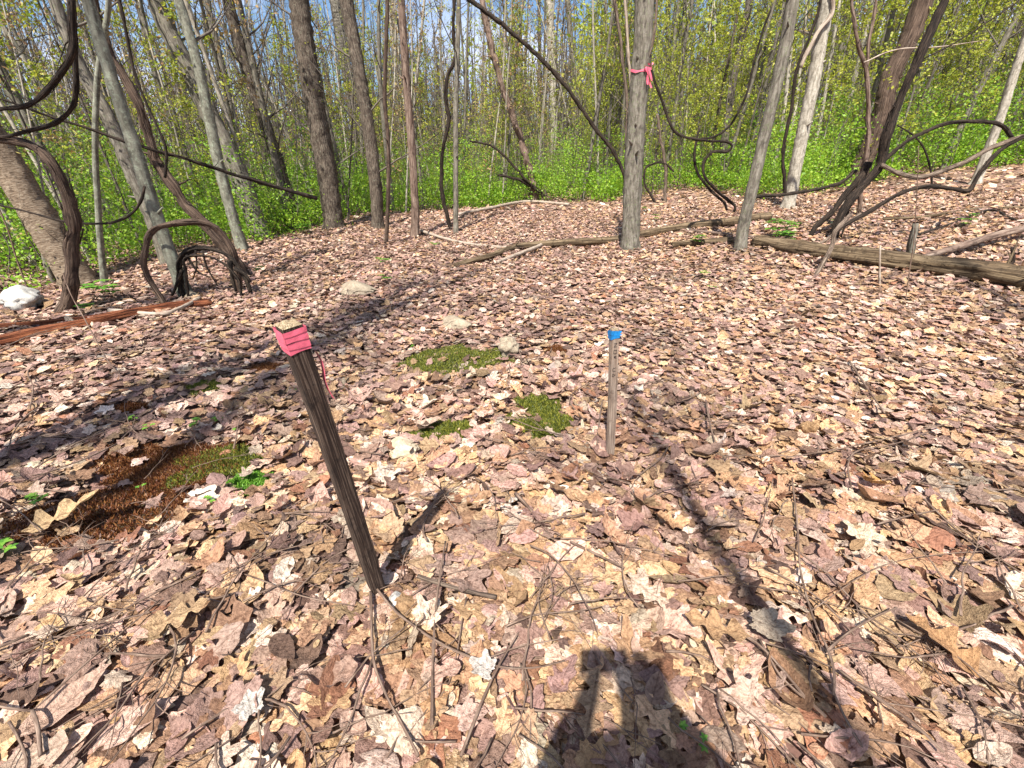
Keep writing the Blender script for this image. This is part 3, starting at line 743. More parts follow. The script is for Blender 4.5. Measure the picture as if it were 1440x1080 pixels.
HT = [
 # path from base up, w base, w top, bark, label, opts
 ([(112, 400), (75, 335), (35, 272), (-15, 190), (-80, 90)], 56, 50, 'birch', 'thick leaning birch with curling tan bark at the far left', dict(up=5, nb=8)),
 ([(148, 402), (142, 350), (138, 290), (134, 210), (137, 110), (146, 50), (153, -10)], 11, 7, 'smooth', 'slender green-grey sapling trunk between the left birch and the arched vine', dict(ridge=.02, nb=8)),
 ([(238, 372), (215, 310), (175, 218), (150, 160), (118, 105), (95, 50), (72, -10)], 25, 17, 'grey', 'dark spotted trunk just left of the smooth light one by the arched vine', dict()),
 ([(262, 418), (240, 358), (212, 280), (190, 210), (165, 135), (142, 62), (120, -10)], 22, 17, 'smooth', 'smooth light grey trunk rising left behind the arched vine', dict(ridge=.02)),
 ([(288, 312), (270, 250), (250, 195), (230, 140), (214, 85), (203, 40), (193, -10)], 12, 9, 'grey', 'thin grey trunk between the braided vine and the large leaning trunk', dict(nb=8)),
 ([(368, 334), (352, 290), (328, 230), (300, 172), (268, 105), (240, 50), (215, -10)], 31, 24, 'grey', 'large grey-brown trunk leaning left, crossed by a pale one', dict(ridge=.04)),
 ([(342, 352), (326, 300), (311, 245), (300, 195), (290, 145), (278, 90), (263, 38), (248, -10)], 18, 13, 'smooth', 'pale green-grey trunk crossing in front of the large leaning trunk', dict(ridge=.02)),
 ([(372, 312), (352, 250), (335, 200), (320, 130), (303, 55), (288, -10)], 11, 9, 'grey', 'narrow straight trunk right behind the crossing pair on the left', dict(nb=8)),
 ([(418, 322), (408, 285), (390, 225), (365, 150), (340, 75), (318, -10)], 18, 16, 'rough', 'dark mid-size trunk left of the big rough trunk, leaning left', dict(low=3)),
 ([(470, 320), (462, 255), (450, 190), (438, 120), (428, 60), (418, -10)], 31, 25, 'rough', 'big rough grey trunk with dark scars left of centre', dict(ridge=.07, low=3)),
 ([(508, 258), (503, 190), (493, 130), (482, 70), (470, -10)], 17, 15, 'grey', 'plain grey trunk squeezed between the big scarred trunk and the dark mossy one', dict(nb=8)),
 ([(532, 322), (527, 250), (519, 185), (508, 115), (496, 50), (485, -10)], 18, 17, 'rough', 'dark trunk with a pale flaking foot right of the big scarred trunk', dict(ridge=.08, low=2)),
 ([(543, 344), (546, 280), (546, 200), (541, 140), (543, 60), (545, -10)], 6, 5, 'shaggy', 'very thin dark sapling standing alone in the shaded leaves left of centre', dict(nb=8, sides=10, flare=.2)),
 ([(574, 262), (568, 220), (564, 170), (560, 110), (553, 40), (550, -10)], 10, 9, 'pale', 'whitish slim trunk just left behind the split dead trunk', dict(nb=6)),
 ([(584, 334), (584, 300), (581, 240), (577, 180), (572, 120), (568, 60), (563, -10)], 13, 9, 'red', 'dead trunk with a reddish split foot in the centre left', dict(ridge=.1, nb=5, leaf=0)),
 ([(641, 328), (641, 240), (641, 160), (643, 90), (645, -10)], 8, 6, 'grey', 'thin grey trunk right beside the black wavy vine', dict(nb=8, sides=10)),
 ([(886, 352), (889, 275), (893, 200), (899, 120), (904, 60), (908, -10)], 27, 24, 'grey', 'grey trunk with pink ribbon tied round it, right of centre', dict(ridge=.05, low=0, nb=10)),
 ([(1040, 352), (1047, 310), (1060, 255), (1075, 190), (1092, 120), (1105, 60), (1116, -10)], 18, 16, 'grey', 'brownish-grey trunk leaning right just beyond the pale fallen pole', dict(ridge=.06)),
 ([(1108, 293), (1118, 240), (1130, 180), (1144, 115), (1155, 50), (1165, -10)], 20, 19, 'pale', 'light grey trunk with a forked limb, right of the brownish leaning one', dict(ridge=.04)),
 ([(1200, 262), (1222, 210), (1240, 160), (1252, 110), (1276, 60), (1302, -10)], 30, 28, 'shaggy', 'wide shaggy brown trunk behind the thick black vine', dict(ridge=.14, flare=1.0)),
 ([(1372, 258), (1386, 220), (1405, 170), (1424, 110), (1445, 45), (1460, -10)], 17, 13, 'pale', 'mottled pale trunk leaning out at the far right', dict(nb=8)),
 ([(1345, 205), (1360, 150), (1376, 110), (1398, 60), (1420, -5)], 10, 8, 'pale', 'pale split trunk behind the mottled one on the right', dict(nb=8)),
 ([(1163, 244), (1180, 200), (1192, 150), (1204, 100), (1218, 45), (1230, -10)], 9, 7, 'pale', 'light slim trunk in the green brush right of the forked-limb tree', dict(nb=8)),
 ([(1012, 256), (1020, 190), (1030, 120), (1042, 60), (1056, -10)], 12, 9, 'branch', 'twisted grey-brown stem behind the looping black vine', dict(nb=9, ridge=.15)),
 ([(776, 250), (779, 180), (776, 90), (772, -10)], 12, 10, 'pale', 'pale flaking trunk in the brush left of the ribboned tree', dict(nb=6)),
 ([(758, 232), (760, 140), (758, -10)], 5, 4, 'rough', 'straight thin dark stem left of the pale flaking trunk', dict(nb=6, sides=8)),
 ([(802, 236), (806, 150), (803, 60), (797, -10)], 8, 7, 'grey', 'thin grey trunk crossed by the long slanting dead pole', dict(nb=6)),
 ([(934, 248), (936, 150), (938, 60), (940, -10)], 6, 6, 'grey', 'slim mossy stem in the brush just right of the ribboned tree', dict(nb=9, sides=8)),
 ([(958, 250), (958, 150), (960, 60), (964, -10)], 6, 5, 'grey', 'slim grey stem second to the right of the ribboned tree', dict(nb=9, sides=8)),
]
TREES = []
for path, w0, w1, bk_, lab, op in HT:
    TREES.append(hero_tree(path, w0, w1, bk_, lab, **op))
# pink ribbon tied round the grey tree
tt, PP, WW = TREES[16]
rb = thing('ribbon', 'faded pink ribbon tied round the grey trunk with its end hanging', 'ribbon', Py(905, 98, PP[1].y))
cc = Py(901.5, 98, PP[1].y); axr = (PP[5] - PP[4]).normalized(); rr_ = WW[4] * 1.10
mb = MB(); pts = []; na = 22
for i in range(na + 1):
    a = 6.2832 * i / na; e = rr_ * (1.02 + .05 * math.sin(i * 2.3))
    for zz in (-.018 + .01 * math.sin(i * 1.7), .02 + .012 * math.sin(i * 1.1 + 1)):
        pts.append(cc + Vector((math.cos(a) * e, math.sin(a) * e, zz + .05 * math.sin(a * 1 + .4))))
mb.poly(pts, [(2 * i, 2 * i + 2, 2 * i + 3, 2 * i + 1) for i in range(na)])
mb.build('wrap', M['pink'], rb)
mb = MB()
for q in range(3):
    st = cc + Vector((.03 + .02 * q, -rr_ * 1.12, .0)); pts = []
    for i in range(7):
        p = st + Vector((.022 * i * (1 if q != 1 else .4), -.012 * math.sin(i), -.05 * i)); ww = .019 * (1 + .2 * math.sin(i * 2 + q))
        sdv = Vector((math.cos(i * .5 + q), math.sin(i * .5 + q) * .6, .1)); pts += [p - sdv * ww, p + sdv * ww]
    mb.poly(pts, [(2 * i, 2 * i + 1, 2 * i + 3, 2 * i + 2) for i in range(6 - q)])
mb.build('ribbon_tail', M['pink'], rb)
mb = MB()
for i in range(10):
    q = cc + Vector((.02 + random.uniform(-.03, .12), -rr_ * 1.08, random.uniform(-.03, .06))); mb.leafq(q, rv(), rv(), .06, .03, 0)
mb.build('knot', M['pink'], rb)

# ------------------------------------------------------------------ vines, fallen poles and logs
def vine(path, w0, w1, mat, label, name='vine', cat='vine', Y=None, ground_ends=(True, False), ridge=.15, sides=10, lie=False, step=.06, group=None, lift=0.0, subs=0, dy=None, parent=None):
    """path in photo pixels; hangs in the plane at distance Y, or lies on the ground (lie=True)"""
    n = len(path); P = []
    if mat in ('vine', 'black', 'twig', 'vinegrey') and max(w0, w1) < 14: w0, w1 = w0 * .84, w1 * .84
    if lie:
        for (px, py) in path:
            g = G(px, py); P.append(g)
        W = [pxr(path[i][0], w0 + (w1 - w0) * i / (n - 1), P[i]) for i in range(n)]
        P = [p + Vector((0, 0, W[i] * .55 + lift + .01)) for i, p in enumerate(P)]
    else:
        if Y is None: Y = G(*path[0]).y
        for i, (px, py) in enumerate(path):
            yy = Y + (dy[i] if dy else 0); P.append(Py(px, py, yy))
        W = [pxr(path[i][0], w0 + (w1 - w0) * i / (n - 1), P[i]) for i in range(n)]
        if ground_ends[0]: P.insert(0, P[0] - (P[1] - P[0]).normalized() * .1 + Vector((0, 0, -.08))); W.insert(0, W[0])
        if ground_ends[1]: P.append(P[-1] + Vector((0, 0, -.12))); W.append(W[-1])
    pts, par = smooth_path(P, step); sdv = random.uniform(0, 30)
    if not lie:
        mw = max(W)
        pts = [p + Vector((mnoise.noise(Vector((i * step * 3.2, sdv, 1))), mnoise.noise(Vector((i * step * 3.2, sdv, 5))), mnoise.noise(Vector((i * step * 3.2, sdv, 9))))) * mw * .4 for i, p in enumerate(pts)]
    rad = [lerp(W, q) * (.92 + .26 * mnoise.noise(Vector((q * 2.3, sdv, 0))) + .18 * mnoise.noise(Vector((i * step * 7, sdv, 3)))) for i, q in enumerate(par)]
    mb = MB(); mb.tube(pts, rad, sides, 0, ridge=ridge, rough=max(W) * .18, seed=sdv, rfreq=3)
    if not lie and max(W) > .022 and mat != 'black' and len(pts) > 9:
        for k in range(int(len(pts) * 1.1)):
            i = random.randrange(0, len(pts) - 5); tt_ = (pts[i + 1] - pts[i]).normalized(); sd2 = tt_.cross(rv()).normalized()
            m2 = random.randint(3, 4); q0 = [pts[min(i + j, len(pts) - 1)] + sd2 * (rad[i] * (.98 + .22 * (j / m2) ** 2 * random.uniform(0, 2.2))) for j in range(m2 + 1)]
            mb.tube(q0, [rad[i] * .13] * m2 + [.001], 4, cap=False, seed=random.random())
    for k in range(subs * 2):
        i = random.randrange(1, max(2, len(pts) - 2)); dd = (pts[i + 1] - pts[i]).normalized()
        branch(mb, pts[i], dd * .5 + dd.cross(rv()).normalized(), random.uniform(.15, .5), rad[i] * .3, 1, 0, 0, 0, .0, .25, 4, 4, 2)
    o = mb.build(name, M[mat], parent, None if parent is not None else P[0])
    if parent is None: tag(o, label, cat, group)
    return o, P, W
YL = G(100, 440).y
vine([(92, 446), (98, 420), (100, 370), (102, 315), (98, 285), (86, 252), (72, 228), (50, 208), (20, 196), (-30, 196)], 26, 15, 'shaggy', 'shaggy dark vine trunk curving up in front of the leaning birch', Y=YL, ridge=.25, sides=14)
vine([(100, -12), (101, 18), (101, 40), (103, 62), (97, 85), (78, 112), (52, 138), (25, 150), (-20, 155)], 15, 8, 'vine', 'upper of the two thick black vines looping in from the top left', Y=YL - .2, ground_ends=(False, False), subs=1)
vine([(103, 30), (104, 62), (104, 90), (107, 122), (104, 148), (92, 164), (66, 178), (30, 187), (-20, 196)], 13, 8, 'vine', 'lower of the two thick black vines looping in from the top left', Y=YL - .05, ground_ends=(False, False), subs=1)
vine([(-20, 132), (40, 152), (90, 170), (140, 186), (200, 206), (250, 220), (300, 236), (350, 252), (400, 266), (446, 279)], 5, 8, 'vine', 'long dark pole slanting down rightwards behind the left trunks', name='leaning_pole', cat='pole', Y=YL + 1.5, ground_ends=(False, False), subs=4, dy=[-.6, -.4, -.2, 0, .2, .5, .9, 1.3, 1.7, 2.1])
vine([(-20, 285), (30, 296), (90, 311), (140, 315), (170, 309), (190, 296), (200, 278), (203, 262)], 5, 6, 'vine', 'thin black vine sagging between the birch and the left trunks', Y=YL + .25, ground_ends=(False, False))
vine([(352, 405), (335, 372), (318, 352), (298, 330), (275, 302), (250, 272), (230, 240), (212, 200), (197, 150), (175, 110), (150, 60), (128, -10)], 18, 14, 'shaggy', 'braided brown vine stem leaning left above the arched vine', Y=G(345, 395).y + .3, ridge=.35, sides=14, subs=3)
vine([(232, 250), (234, 215), (228, 192), (210, 155), (192, 112), (181, 62), (172, 20), (165, -12)], 5, 7, 'vine', 'thin dark vine climbing between the left trunks to the top', Y=G(345, 395).y, ground_ends=(False, False), subs=2)
YA = G(236, 432).y
vine([(238, 436), (222, 412), (208, 388), (203, 362), (207, 336), (220, 322), (250, 314), (282, 312), (304, 320), (322, 345), (331, 375), (334, 412)], 9, 12, 'shaggy', 'arched dark vine making a hoop over the charred stump', Y=YA, ground_ends=(True, True), ridge=.25, sides=12, dy=[0, 0, 0, 0, .05, .1, .2, .3, .4, .45, .5, .5])
# charred stump: a root arch with hanging broken roots
st = thing('charred_stump', 'blackened hollow stump and roots under the arched vine', 'stump', G(258, 418))
vine([(258, 424), (254, 398), (251, 374), (258, 357), (276, 350), (300, 352), (322, 362), (340, 384), (348, 398)], 11, 7, 'black', None, name='stump_wood', Y=YA + .35, ground_ends=(True, True), ridge=.9, sides=16, step=.03, parent=st)
vine([(266, 424), (263, 402), (262, 384), (258, 366), (268, 360), (292, 360), (316, 372), (334, 392), (338, 408)], 5, 4, 'black', None, name='stump_wood', Y=YA + .28, ground_ends=(True, True), ridge=.8, sides=12, step=.03, parent=st)
vine([(250, 408), (246, 392), (252, 372), (262, 362)], 8, 6, 'black', None, name='stump_wood', Y=YA + .4, ground_ends=(True, False), ridge=.9, sides=12, step=.03, parent=st)
for pth, a, b in [([(262, 358), (270, 372), (280, 384), (296, 390)], 5, 2), ([(285, 352), (290, 372), (300, 392), (306, 402)], 5, 2), ([(275, 352), (276, 374), (272, 392)], 4, 2), ([(322, 366), (326, 390), (332, 410)], 9, 6), ([(256, 380), (248, 402), (240, 420)], 8, 4), ([(330, 378), (345, 386), (352, 396)], 8, 3), ([(264, 372), (276, 368), (290, 376), (302, 372)], 3, 2)]:
    vine(pth, a, b, 'black', None, name='root', Y=YA + .3, ground_ends=(False, False), ridge=.3, parent=st, step=.04)
# rotten red log, far left
def log(path, w0, w1, mat, label, name='log', cat='log', bumpy=.2, sink=.35, subs=0, step=.07, sides=18):
    P = [G(*p) for p in path]; n = len(P)
    W = [pxr(path[i][0], w0 + (w1 - w0) * i / (n - 1), P[i]) for i in range(n)]
    P = [p + Vector((0, 0, W[i] * (1 - sink) + .035)) for i, p in enumerate(P)]
    pts, par = smooth_path(P, step); sdv = random.uniform(0, 30)
    rad = [lerp(W, q) for q in par]; mb = MB(); mb.tube(pts, rad, sides, 0, ridge=bumpy, rough=max(W) * .2, seed=sdv, rfreq=2.4)
    for k in range(subs):
        i = random.randrange(3, len(pts) - 3); dd = (pts[i + 1] - pts[i]).normalized()
        branch(mb, pts[i], Vector((0, 0, .6)) + dd.cross(rv()).normalized(), random.uniform(.2, .5), rad[i] * .25, 1, 0, 0, 0, 0, .25, 4, 4, 2)
    o = mb.build(name, M[mat], None, P[0]); return tag(o, label, cat)
log([(-60, 500), (10, 488), (70, 474), (130, 462), (190, 448), (250, 438), (300, 432)], 30, 12, 'rot', 'rotten red-brown log crumbling at the left edge of the clearing', bumpy=.5, sink=.6)
log([(-30, 468), (50, 462), (110, 455), (160, 448)], 12, 8, 'rot', 'splintered reddish slab of bark behind the rotten log', 'bark_slab', 'bark', bumpy=.5, sink=.4)
log([(158, 444), (195, 447), (232, 448), (255, 440), (283, 424)], 9, 5, 'deadpale', 'short pale broken limb resting on the rotten log', 'dead_branch', 'branch', bumpy=.2, sink=0)
# the big log on the right
log([(1060, 348), (1110, 358), (1180, 368), (1250, 377), (1310, 386), (1370, 394), (1430, 405), (1500, 420), (1580, 440)], 17, 50, 'log', 'long weathered tan log lying across the right side', bumpy=.34, sink=.3, subs=2, sides=26)
log([(1290, 378), (1340, 364), (1385, 350), (1430, 340), (1500, 330)], 11, 15, 'red', 'brown fallen limb resting on the big log at the right edge', 'dead_branch', 'branch', bumpy=.15, sink=-1.8)
vine([(1378, 382), (1408, 380), (1424, 368), (1423, 348)], 7, 8, 'vine', 'short dark prop of root under the brown fallen limb', name='root', cat='root', Y=G(1405, 384).y, ground_ends=(True, False))
log([(640, 379), (690, 366), (730, 353), (790, 348), (850, 345), (905, 336), (960, 326), (1020, 320), (1080, 312)], 7, 13, 'log', 'thin fallen trunk lying behind the ribboned tree', 'log', 'log', bumpy=.15, sink=.1, subs=2)
log([(575, 322), (620, 338), (665, 348), (712, 353)], 4, 4, 'deadpale', 'pale curved stick on the ground at the centre left', 'dead_branch', 'branch', bumpy=.1, sink=0)
log([(645, 305), (690, 296), (740, 287), (800, 291)], 4, 4, 'deadpale', 'pale fallen stick at the foot of the green brush', 'dead_branch', 'branch', bumpy=.1, sink=0)
log([(945, 350), (985, 346), (1030, 342)], 10, 8, 'log', 'short decaying log piece right of the ribboned tree', 'log', 'log', bumpy=.3, sink=.4)
log([(930, 326), (1000, 332), (1060, 338)], 5, 4, 'red', 'brown stick parallel to the thin fallen trunk', 'dead_branch', 'branch', bumpy=.1, sink=0)
log([(1240, 312), (1300, 309), (1370, 298), (1440, 296), (1520, 292)], 5, 5, 'log', 'greyish fallen pole among the leaves at the upper right', 'fallen_pole', 'pole', bumpy=.15, sink=.1)
log([(1290, 335), (1340, 318), (1390, 300), (1420, 312), (1470, 330)], 4, 4, 'vine', 'dark crooked branch on the leaves at the upper right', 'dead_branch', 'branch', bumpy=.15, sink=-.5)
log([(700, 374), (760, 350), (770, 344)], 5, 5, 'deadpale', 'pale stub lying against the thin fallen trunk', 'dead_branch', 'branch', bumpy=.1, sink=0)
# centre vines
vine([(632, 322), (628, 300), (621, 262), (622, 215), (631, 172), (627, 145), (628, 112), (640, 82), (638, 45), (640, -12)], 7, 6, 'vine', 'black wavy vine climbing left of the thin grey trunk', Y=G(630, 322).y, subs=2)
vine([(880, 262), (877, 244), (862, 212), (838, 182), (800, 127), (760, 82), (720, 46), (688, 20), (650, -8)], 6, 7, 'vine', 'long dark dead pole slanting down from the top towards the ribboned tree', name='leaning_pole', cat='pole', Y=G(880, 285).y, subs=3)
vine([(752, 276), (744, 238), (733, 196), (716, 152), (702, 105), (690, 60), (676, -10)], 10, 9, 'red', 'reddish-brown leaning stem left of the slanting pole', name='leaning_pole', cat='pole', Y=G(752, 285).y, subs=4)
vine([(758, 270), (735, 248), (712, 222), (690, 205), (660, 198)], 4, 3, 'vine', 'dark broken branch hooked on the reddish leaning stem', name='dead_branch', cat='branch', Y=G(752, 285).y - .3, subs=3, ground_ends=(False, False))
vine([(762, 272), (748, 262), (728, 252), (700, 246)], 6, 4, 'vine', 'dark tangled root at the foot of the reddish leaning stem', name='root', cat='root', Y=G(752, 285).y - .2, subs=5, ground_ends=(True, False))
vine([(884, 250), (881, 190), (882, 140), (876, 90), (872, 50), (862, -10)], 5, 5, 'vinegrey', 'pale vine stem running up close left of the ribboned trunk', Y=PP[1].y + .1, subs=2)
vine([(884, 180), (888, 130), (884, 80), (882, 40), (878, -10)], 4, 4, 'deadpale', 'thin pale vine between the ribboned trunk and its left vine', Y=PP[1].y + .05, subs=1, ground_ends=(False, False))
vine([(906, 100), (918, 60), (922, 20), (924, -10)], 5, 5, 'vinegrey', 'vine hugging the right side of the ribboned trunk above the ribbon', Y=PP[1].y - .1, ground_ends=(False, False))
vine([(914, 88), (922, 118), (932, 142), (940, 168), (950, 186), (970, 194), (998, 198), (1022, 199), (1030, 205), (1022, 213), (1002, 214), (990, 228), (990, 246), (1002, 262), (1024, 282), (1034, 290)], 4, 5, 'vine', 'looping black vine curling out right of the ribboned trunk', Y=PP[1].y + .6, ground_ends=(False, True), subs=2)
vine([(1018, 285), (1000, 268), (982, 245), (976, 222), (980, 195), (984, 180)], 5, 4, 'vine', 'dark vine rising in a curve left of the looping one', Y=PP[1].y + 1.2)
vine([(980, 196), (1005, 192), (1030, 172), (1050, 130), (1062, 80), (1074, 40), (1085, 10)], 4, 4, 'vine', 'dark vine arching up right above the looping one', Y=PP[1].y + .9, ground_ends=(False, False), subs=3)
vine([(920, 282), (908, 262), (906, 240), (918, 230), (935, 230), (948, 242)], 4, 3, 'vine', 'small dark twisted vine right beside the ribboned trunk foot', Y=G(915, 284).y, subs=2)
vine([(935, 282), (936, 240), (930, 200), (924, 160)], 6, 4, 'vinegrey', 'crooked grey vine stem in the brush right of the ribboned trunk', Y=G(935, 284).y, subs=2)
# right side vines
vine([(1126, 95), (1136, 72), (1150, 45), (1165, 28), (1172, 12), (1170, -12)], 6, 7, 'deadpale', 'pale forked limb twisting round the light grey trunk', Y=G(1108, 293).y - .2, ground_ends=(False, False))
vine([(1104, 262), (1101, 225), (1104, 195), (1115, 140), (1120, 100), (1135, 60), (1150, 20), (1155, -10)], 7, 5, 'vine', 'dark vine hanging along the left of the light grey trunk', Y=G(1108, 293).y - .1, subs=1)
YV = G(1208, 305).y
vine([(1208, 306), (1211, 260), (1221, 190), (1221, 140), (1218, 100), (1207, 60), (1200, 25), (1197, -10)], 8, 5, 'red', 'reddish upright vine stem that forks near the top right', Y=YV, subs=3)
vine([(1219, 96), (1222, 60), (1228, 30), (1234, -10)], 5, 5, 'red', 'right fork of the reddish upright vine', Y=YV, ground_ends=(False, False), subs=1)
YB = G(1175, 330).y - .3
vine([(1170, 338), (1176, 315), (1196, 282), (1222, 252), (1236, 232), (1246, 192), (1262, 152), (1278, 112), (1296, 70), (1316, 30), (1334, -12)], 12, 17, 'vine', 'thick black vine slanting up to the top right', Y=YB, ridge=.25, sides=14, subs=2)
vine([(1234, 236), (1256, 214), (1284, 194), (1318, 178), (1356, 171), (1392, 172), (1412, 178), (1420, 190), (1426, 196)], 8, 9, 'vine', 'black vine arching right from the thick slanting vine', Y=YB, ground_ends=(False, False), sides=12, subs=2)
vine([(1470, 188), (1430, 194), (1396, 208), (1360, 226), (1322, 242), (1290, 249), (1262, 243), (1240, 232)], 12, 9, 'vinegrey', 'brown sagging vine crossing under the arching one', Y=YB - .1, ground_ends=(False, False), sides=12)
vine([(1480, 176), (1432, 196), (1402, 216), (1378, 244), (1362, 268), (1340, 266), (1310, 262), (1276, 268), (1244, 284), (1208, 306), (1176, 324)], 10, 8, 'vine', 'dark kinked vine dipping to the leaves at the right', Y=YB - .25, ground_ends=(False, False), sides=12, subs=2)
vine([(1138, 352), (1160, 338), (1182, 320), (1210, 300)], 6, 8, 'vinegrey', 'brown root rising from the leaves into the kinked vine', Y=YB - .2, ground_ends=(True, False))
vine([(1078, 433), (1112, 414), (1146, 388), (1162, 362), (1172, 340), (1174, 326), (1196, 302)], 8, 9, 'vinegrey', 'pale grey root snaking out of the litter left of the big log', Y=G(1140, 392).y, ground_ends=(False, False), dy=[-.55, -.3, 0, .1, .2, .2, .3])
vine([(1146, 322), (1166, 302), (1188, 276), (1208, 252), (1222, 228)], 8, 14, 'vine', 'dark root running down left from the shaggy trunk', name='root', cat='root', Y=YB + .3)
vine([(1060, 278), (1100, 274), (1140, 268), (1180, 258), (1204, 240)], 5, 8, 'vine', 'long dark root reaching left from the shaggy trunk', name='root', cat='root', Y=YB + .8)
vine([(1186, 322), (1192, 300), (1202, 272), (1212, 250)], 4, 5, 'vine', 'thin dark root under the shaggy trunk', name='root', cat='root', Y=YB + .1)
vine([(1168, 180), (1300, 0)][::-1] and [(1310, 250), (1302, 214), (1286, 192), (1262, 176)], 4, 3, 'vine', 'small black vine inside the arch on the right', Y=YB + .4, subs=2)
vine([(1280, 360), (1282, 340), (1287, 315)], 13, 10, 'grey', 'grey splintered stub post standing behind the big log', name='dead_stub', cat='stump', Y=G(1280, 362).y, ridge=.3)
vine([(1273, 425), (1279, 380), (1286, 330), (1290, 250), (1292, 205)], 2.2, 1.5, 'twig', 'thin upright twig in front of the big log', name='twig', cat='twig', Y=G(1275, 425).y)
vine([(1236, 405), (1237, 375), (1238, 345)], 5, 2.5, 'deadpale', 'short pale peg of wood leaning on the front of the big log', name='stick', cat='stick', Y=G(1236, 405).y)
vine([(1168, 185), (1230, 60), (1290, -20)][::-1][::-1] and [(1300, 82), (1340, 62), (1384, 34), (1420, 10), (1450, -12)], 3, 3, 'vine', 'thin dark branch slanting up behind the thick black vine', name='dead_branch', cat='branch', Y=YB + 1, ground_ends=(False, False), subs=3)
vine([(1215, 88), (1260, 70), (1320, 66), (1388, 56)], 2.5, 2, 'deadpale', 'thin pale branch crossing level behind the thick black vine', name='dead_branch', cat='branch', Y=YB + 1.2, ground_ends=(False, False), subs=1)
# left odds
vine([(42, 412), (26, 372), (10, 320), (-8, 280)], 4, 3, 'twig', 'thin bare sapling stem before the birch at the left edge', name='sapling', cat='sapling', Y=G(42, 412).y)
vine([(78, 402), (58, 350), (36, 300), (10, 240), (-20, 180)], 9, 8, 'grey', 'thin grey trunk crossing behind the leaning birch', name='sapling', cat='sapling', Y=G(78, 402).y)
vine([(208, 552), (178, 535), (150, 505), (120, 450), (100, 415), (88, 385)], 3.5, 2.5, 'twig', 'long bare twig curving up from the litter at the left', name='twig', cat='twig', Y=G(208, 552).y, ground_ends=(True, False), dy=[0, .15, .3, .5, .6, .7], sides=7)

# ------------------------------------------------------------------ hand placed twigs in the foreground
TW = [
 ([(532, 846), (560, 880), (600, 912), (640, 935), (700, 958), (750, 960), (792, 950)], 5, 3, 'brown twig curving right from the foot of the pink taped stake'),
 ([(525, 852), (527, 900), (530, 950), (548, 1000), (572, 1045), (592, 1085)], 5, 6, 'long twig running down from the foot of the pink taped stake'),
 ([(628, 780), (618, 850), (612, 930), (610, 1042)], 3, 6, 'upright twig shape crossing the curved twig at the bottom centre'),
 ([(732, 905), (700, 960), (678, 1010), (650, 1085)], 3, 6, 'twig running from the bottom edge up to the two overlapping grey leaves'),
 ([(690, 945), (730, 930), (790, 918)], 3, 2, 'side twig pointing right at the bottom centre'),
 ([(330, 820), (380, 838), (430, 858), (500, 872)], 3, 2.5, 'straight pale twig left of the pink taped stake'),
 ([(1160, 1000), (1162, 970), (1154, 935), (1135, 890), (1118, 820), (1114, 750), (1108, 690)], 6, 3, 'long forked vine twig at the bottom right, its left arm'),
 ([(1154, 935), (1180, 912), (1215, 890), (1250, 874)], 6, 3, 'right arm of the forked twig at the bottom right'),
 ([(1156, 985), (1175, 1030), (1200, 1075)], 6, 5, 'lower stem of the forked twig at the bottom right'),
 ([(1170, 965), (1215, 1000), (1270, 1040), (1310, 1080)], 8, 7, 'pale split stick running to the bottom right corner'),
 ([(960, 880), (1040, 915), (1080, 950), (1120, 1000), (1150, 1030)], 6, 6, 'brown stem lying beside the trunk shadow at the bottom'),
 ([(1060, 920), (1090, 975), (1130, 1010)], 5, 5, 'thin stem doubled beside the brown one at the bottom'),
 ([(1230, 1010), (1300, 1020), (1370, 1032), (1445, 1050)], 3, 4, 'straight twig reaching the lower right edge'),
 ([(1190, 705), (1186, 670), (1200, 650), (1250, 640), (1300, 622)], 3, 2.5, 'hooked twig right of the long trunk shadow'),
 ([(1100, 660), (1170, 648), (1240, 632), (1320, 612)], 3, 3, 'long thin twig lying level in the right middle ground'),
 ([(1290, 720), (1330, 760), (1370, 790), (1420, 825)], 4, 5, 'stem slanting down towards the right edge'),
 ([(1225, 756), (1265, 745), (1310, 735)], 4, 3, 'short brown twig on the tan leaves at the right'),
 ([(1130, 880), (1220, 820), (1300, 800), (1440, 790)], 2, 2, 'faint level twig in the right foreground'),
 ([(1055, 780), (1070, 740), (1082, 690)], 3, 2, 'small upright twig right of the trunk shadow'),
 ([(990, 580), (1000, 630), (1025, 680)], 4, 3, 'dark curved twig right of the blue taped stake'),
 ([(1190, 520), (1215, 560), (1238, 595)], 4, 3, 'dark short stick in the right middle ground'),
 ([(800, 780), (840, 800), (875, 818)], 5, 4, 'dark stubby stick below the blue taped stake'),
 ([(725, 712), (740, 728), (752, 742)], 7, 4, 'short dark broken twig below the moss patches'),
 ([(-10, 1008), (30, 1018), (64, 1022)], 6, 6, 'left end of the forked stick at the bottom left corner'),
 ([(64, 1022), (72, 1045), (76, 1085)], 8, 9, 'lower leg of the forked stick at the bottom left corner'),
 ([(66, 1020), (130, 960), (180, 915), (235, 865)], 5, 3, 'long arm of the forked stick at the bottom left corner'),
 ([(-5, 712), (35, 735), (70, 768)], 4, 3, 'pale twig pointing at the big curled tan leaf'),
 ([(20, 655), (30, 620), (60, 590), (130, 570), (210, 555)], 3, 2.5, 'bowed twig in the shaded band on the left'),
 ([(50, 590), (54, 560), (50, 530), (110, 505)], 3, 2, 'crooked twig near the left edge'),
 ([(820, 605), (800, 575), (820, 555), (850, 545)], 2.5, 2, 'little hooked twig left of the blue taped stake'),
 ([(838, 640), (842, 600), (846, 575)], 3, 2, 'tiny pale shoot close left of the blue taped stake'),
 ([(745, 860), (800, 790), (830, 770)], 2, 2, 'thin twig in the leaves between the two stakes'),
]
for path, a, b, lab in TW:
    vine(path, a, b, 'twig', lab, name='twig', cat='twig', lie=True, lift=.07, sides=7, step=.03, ridge=.1, group=None)
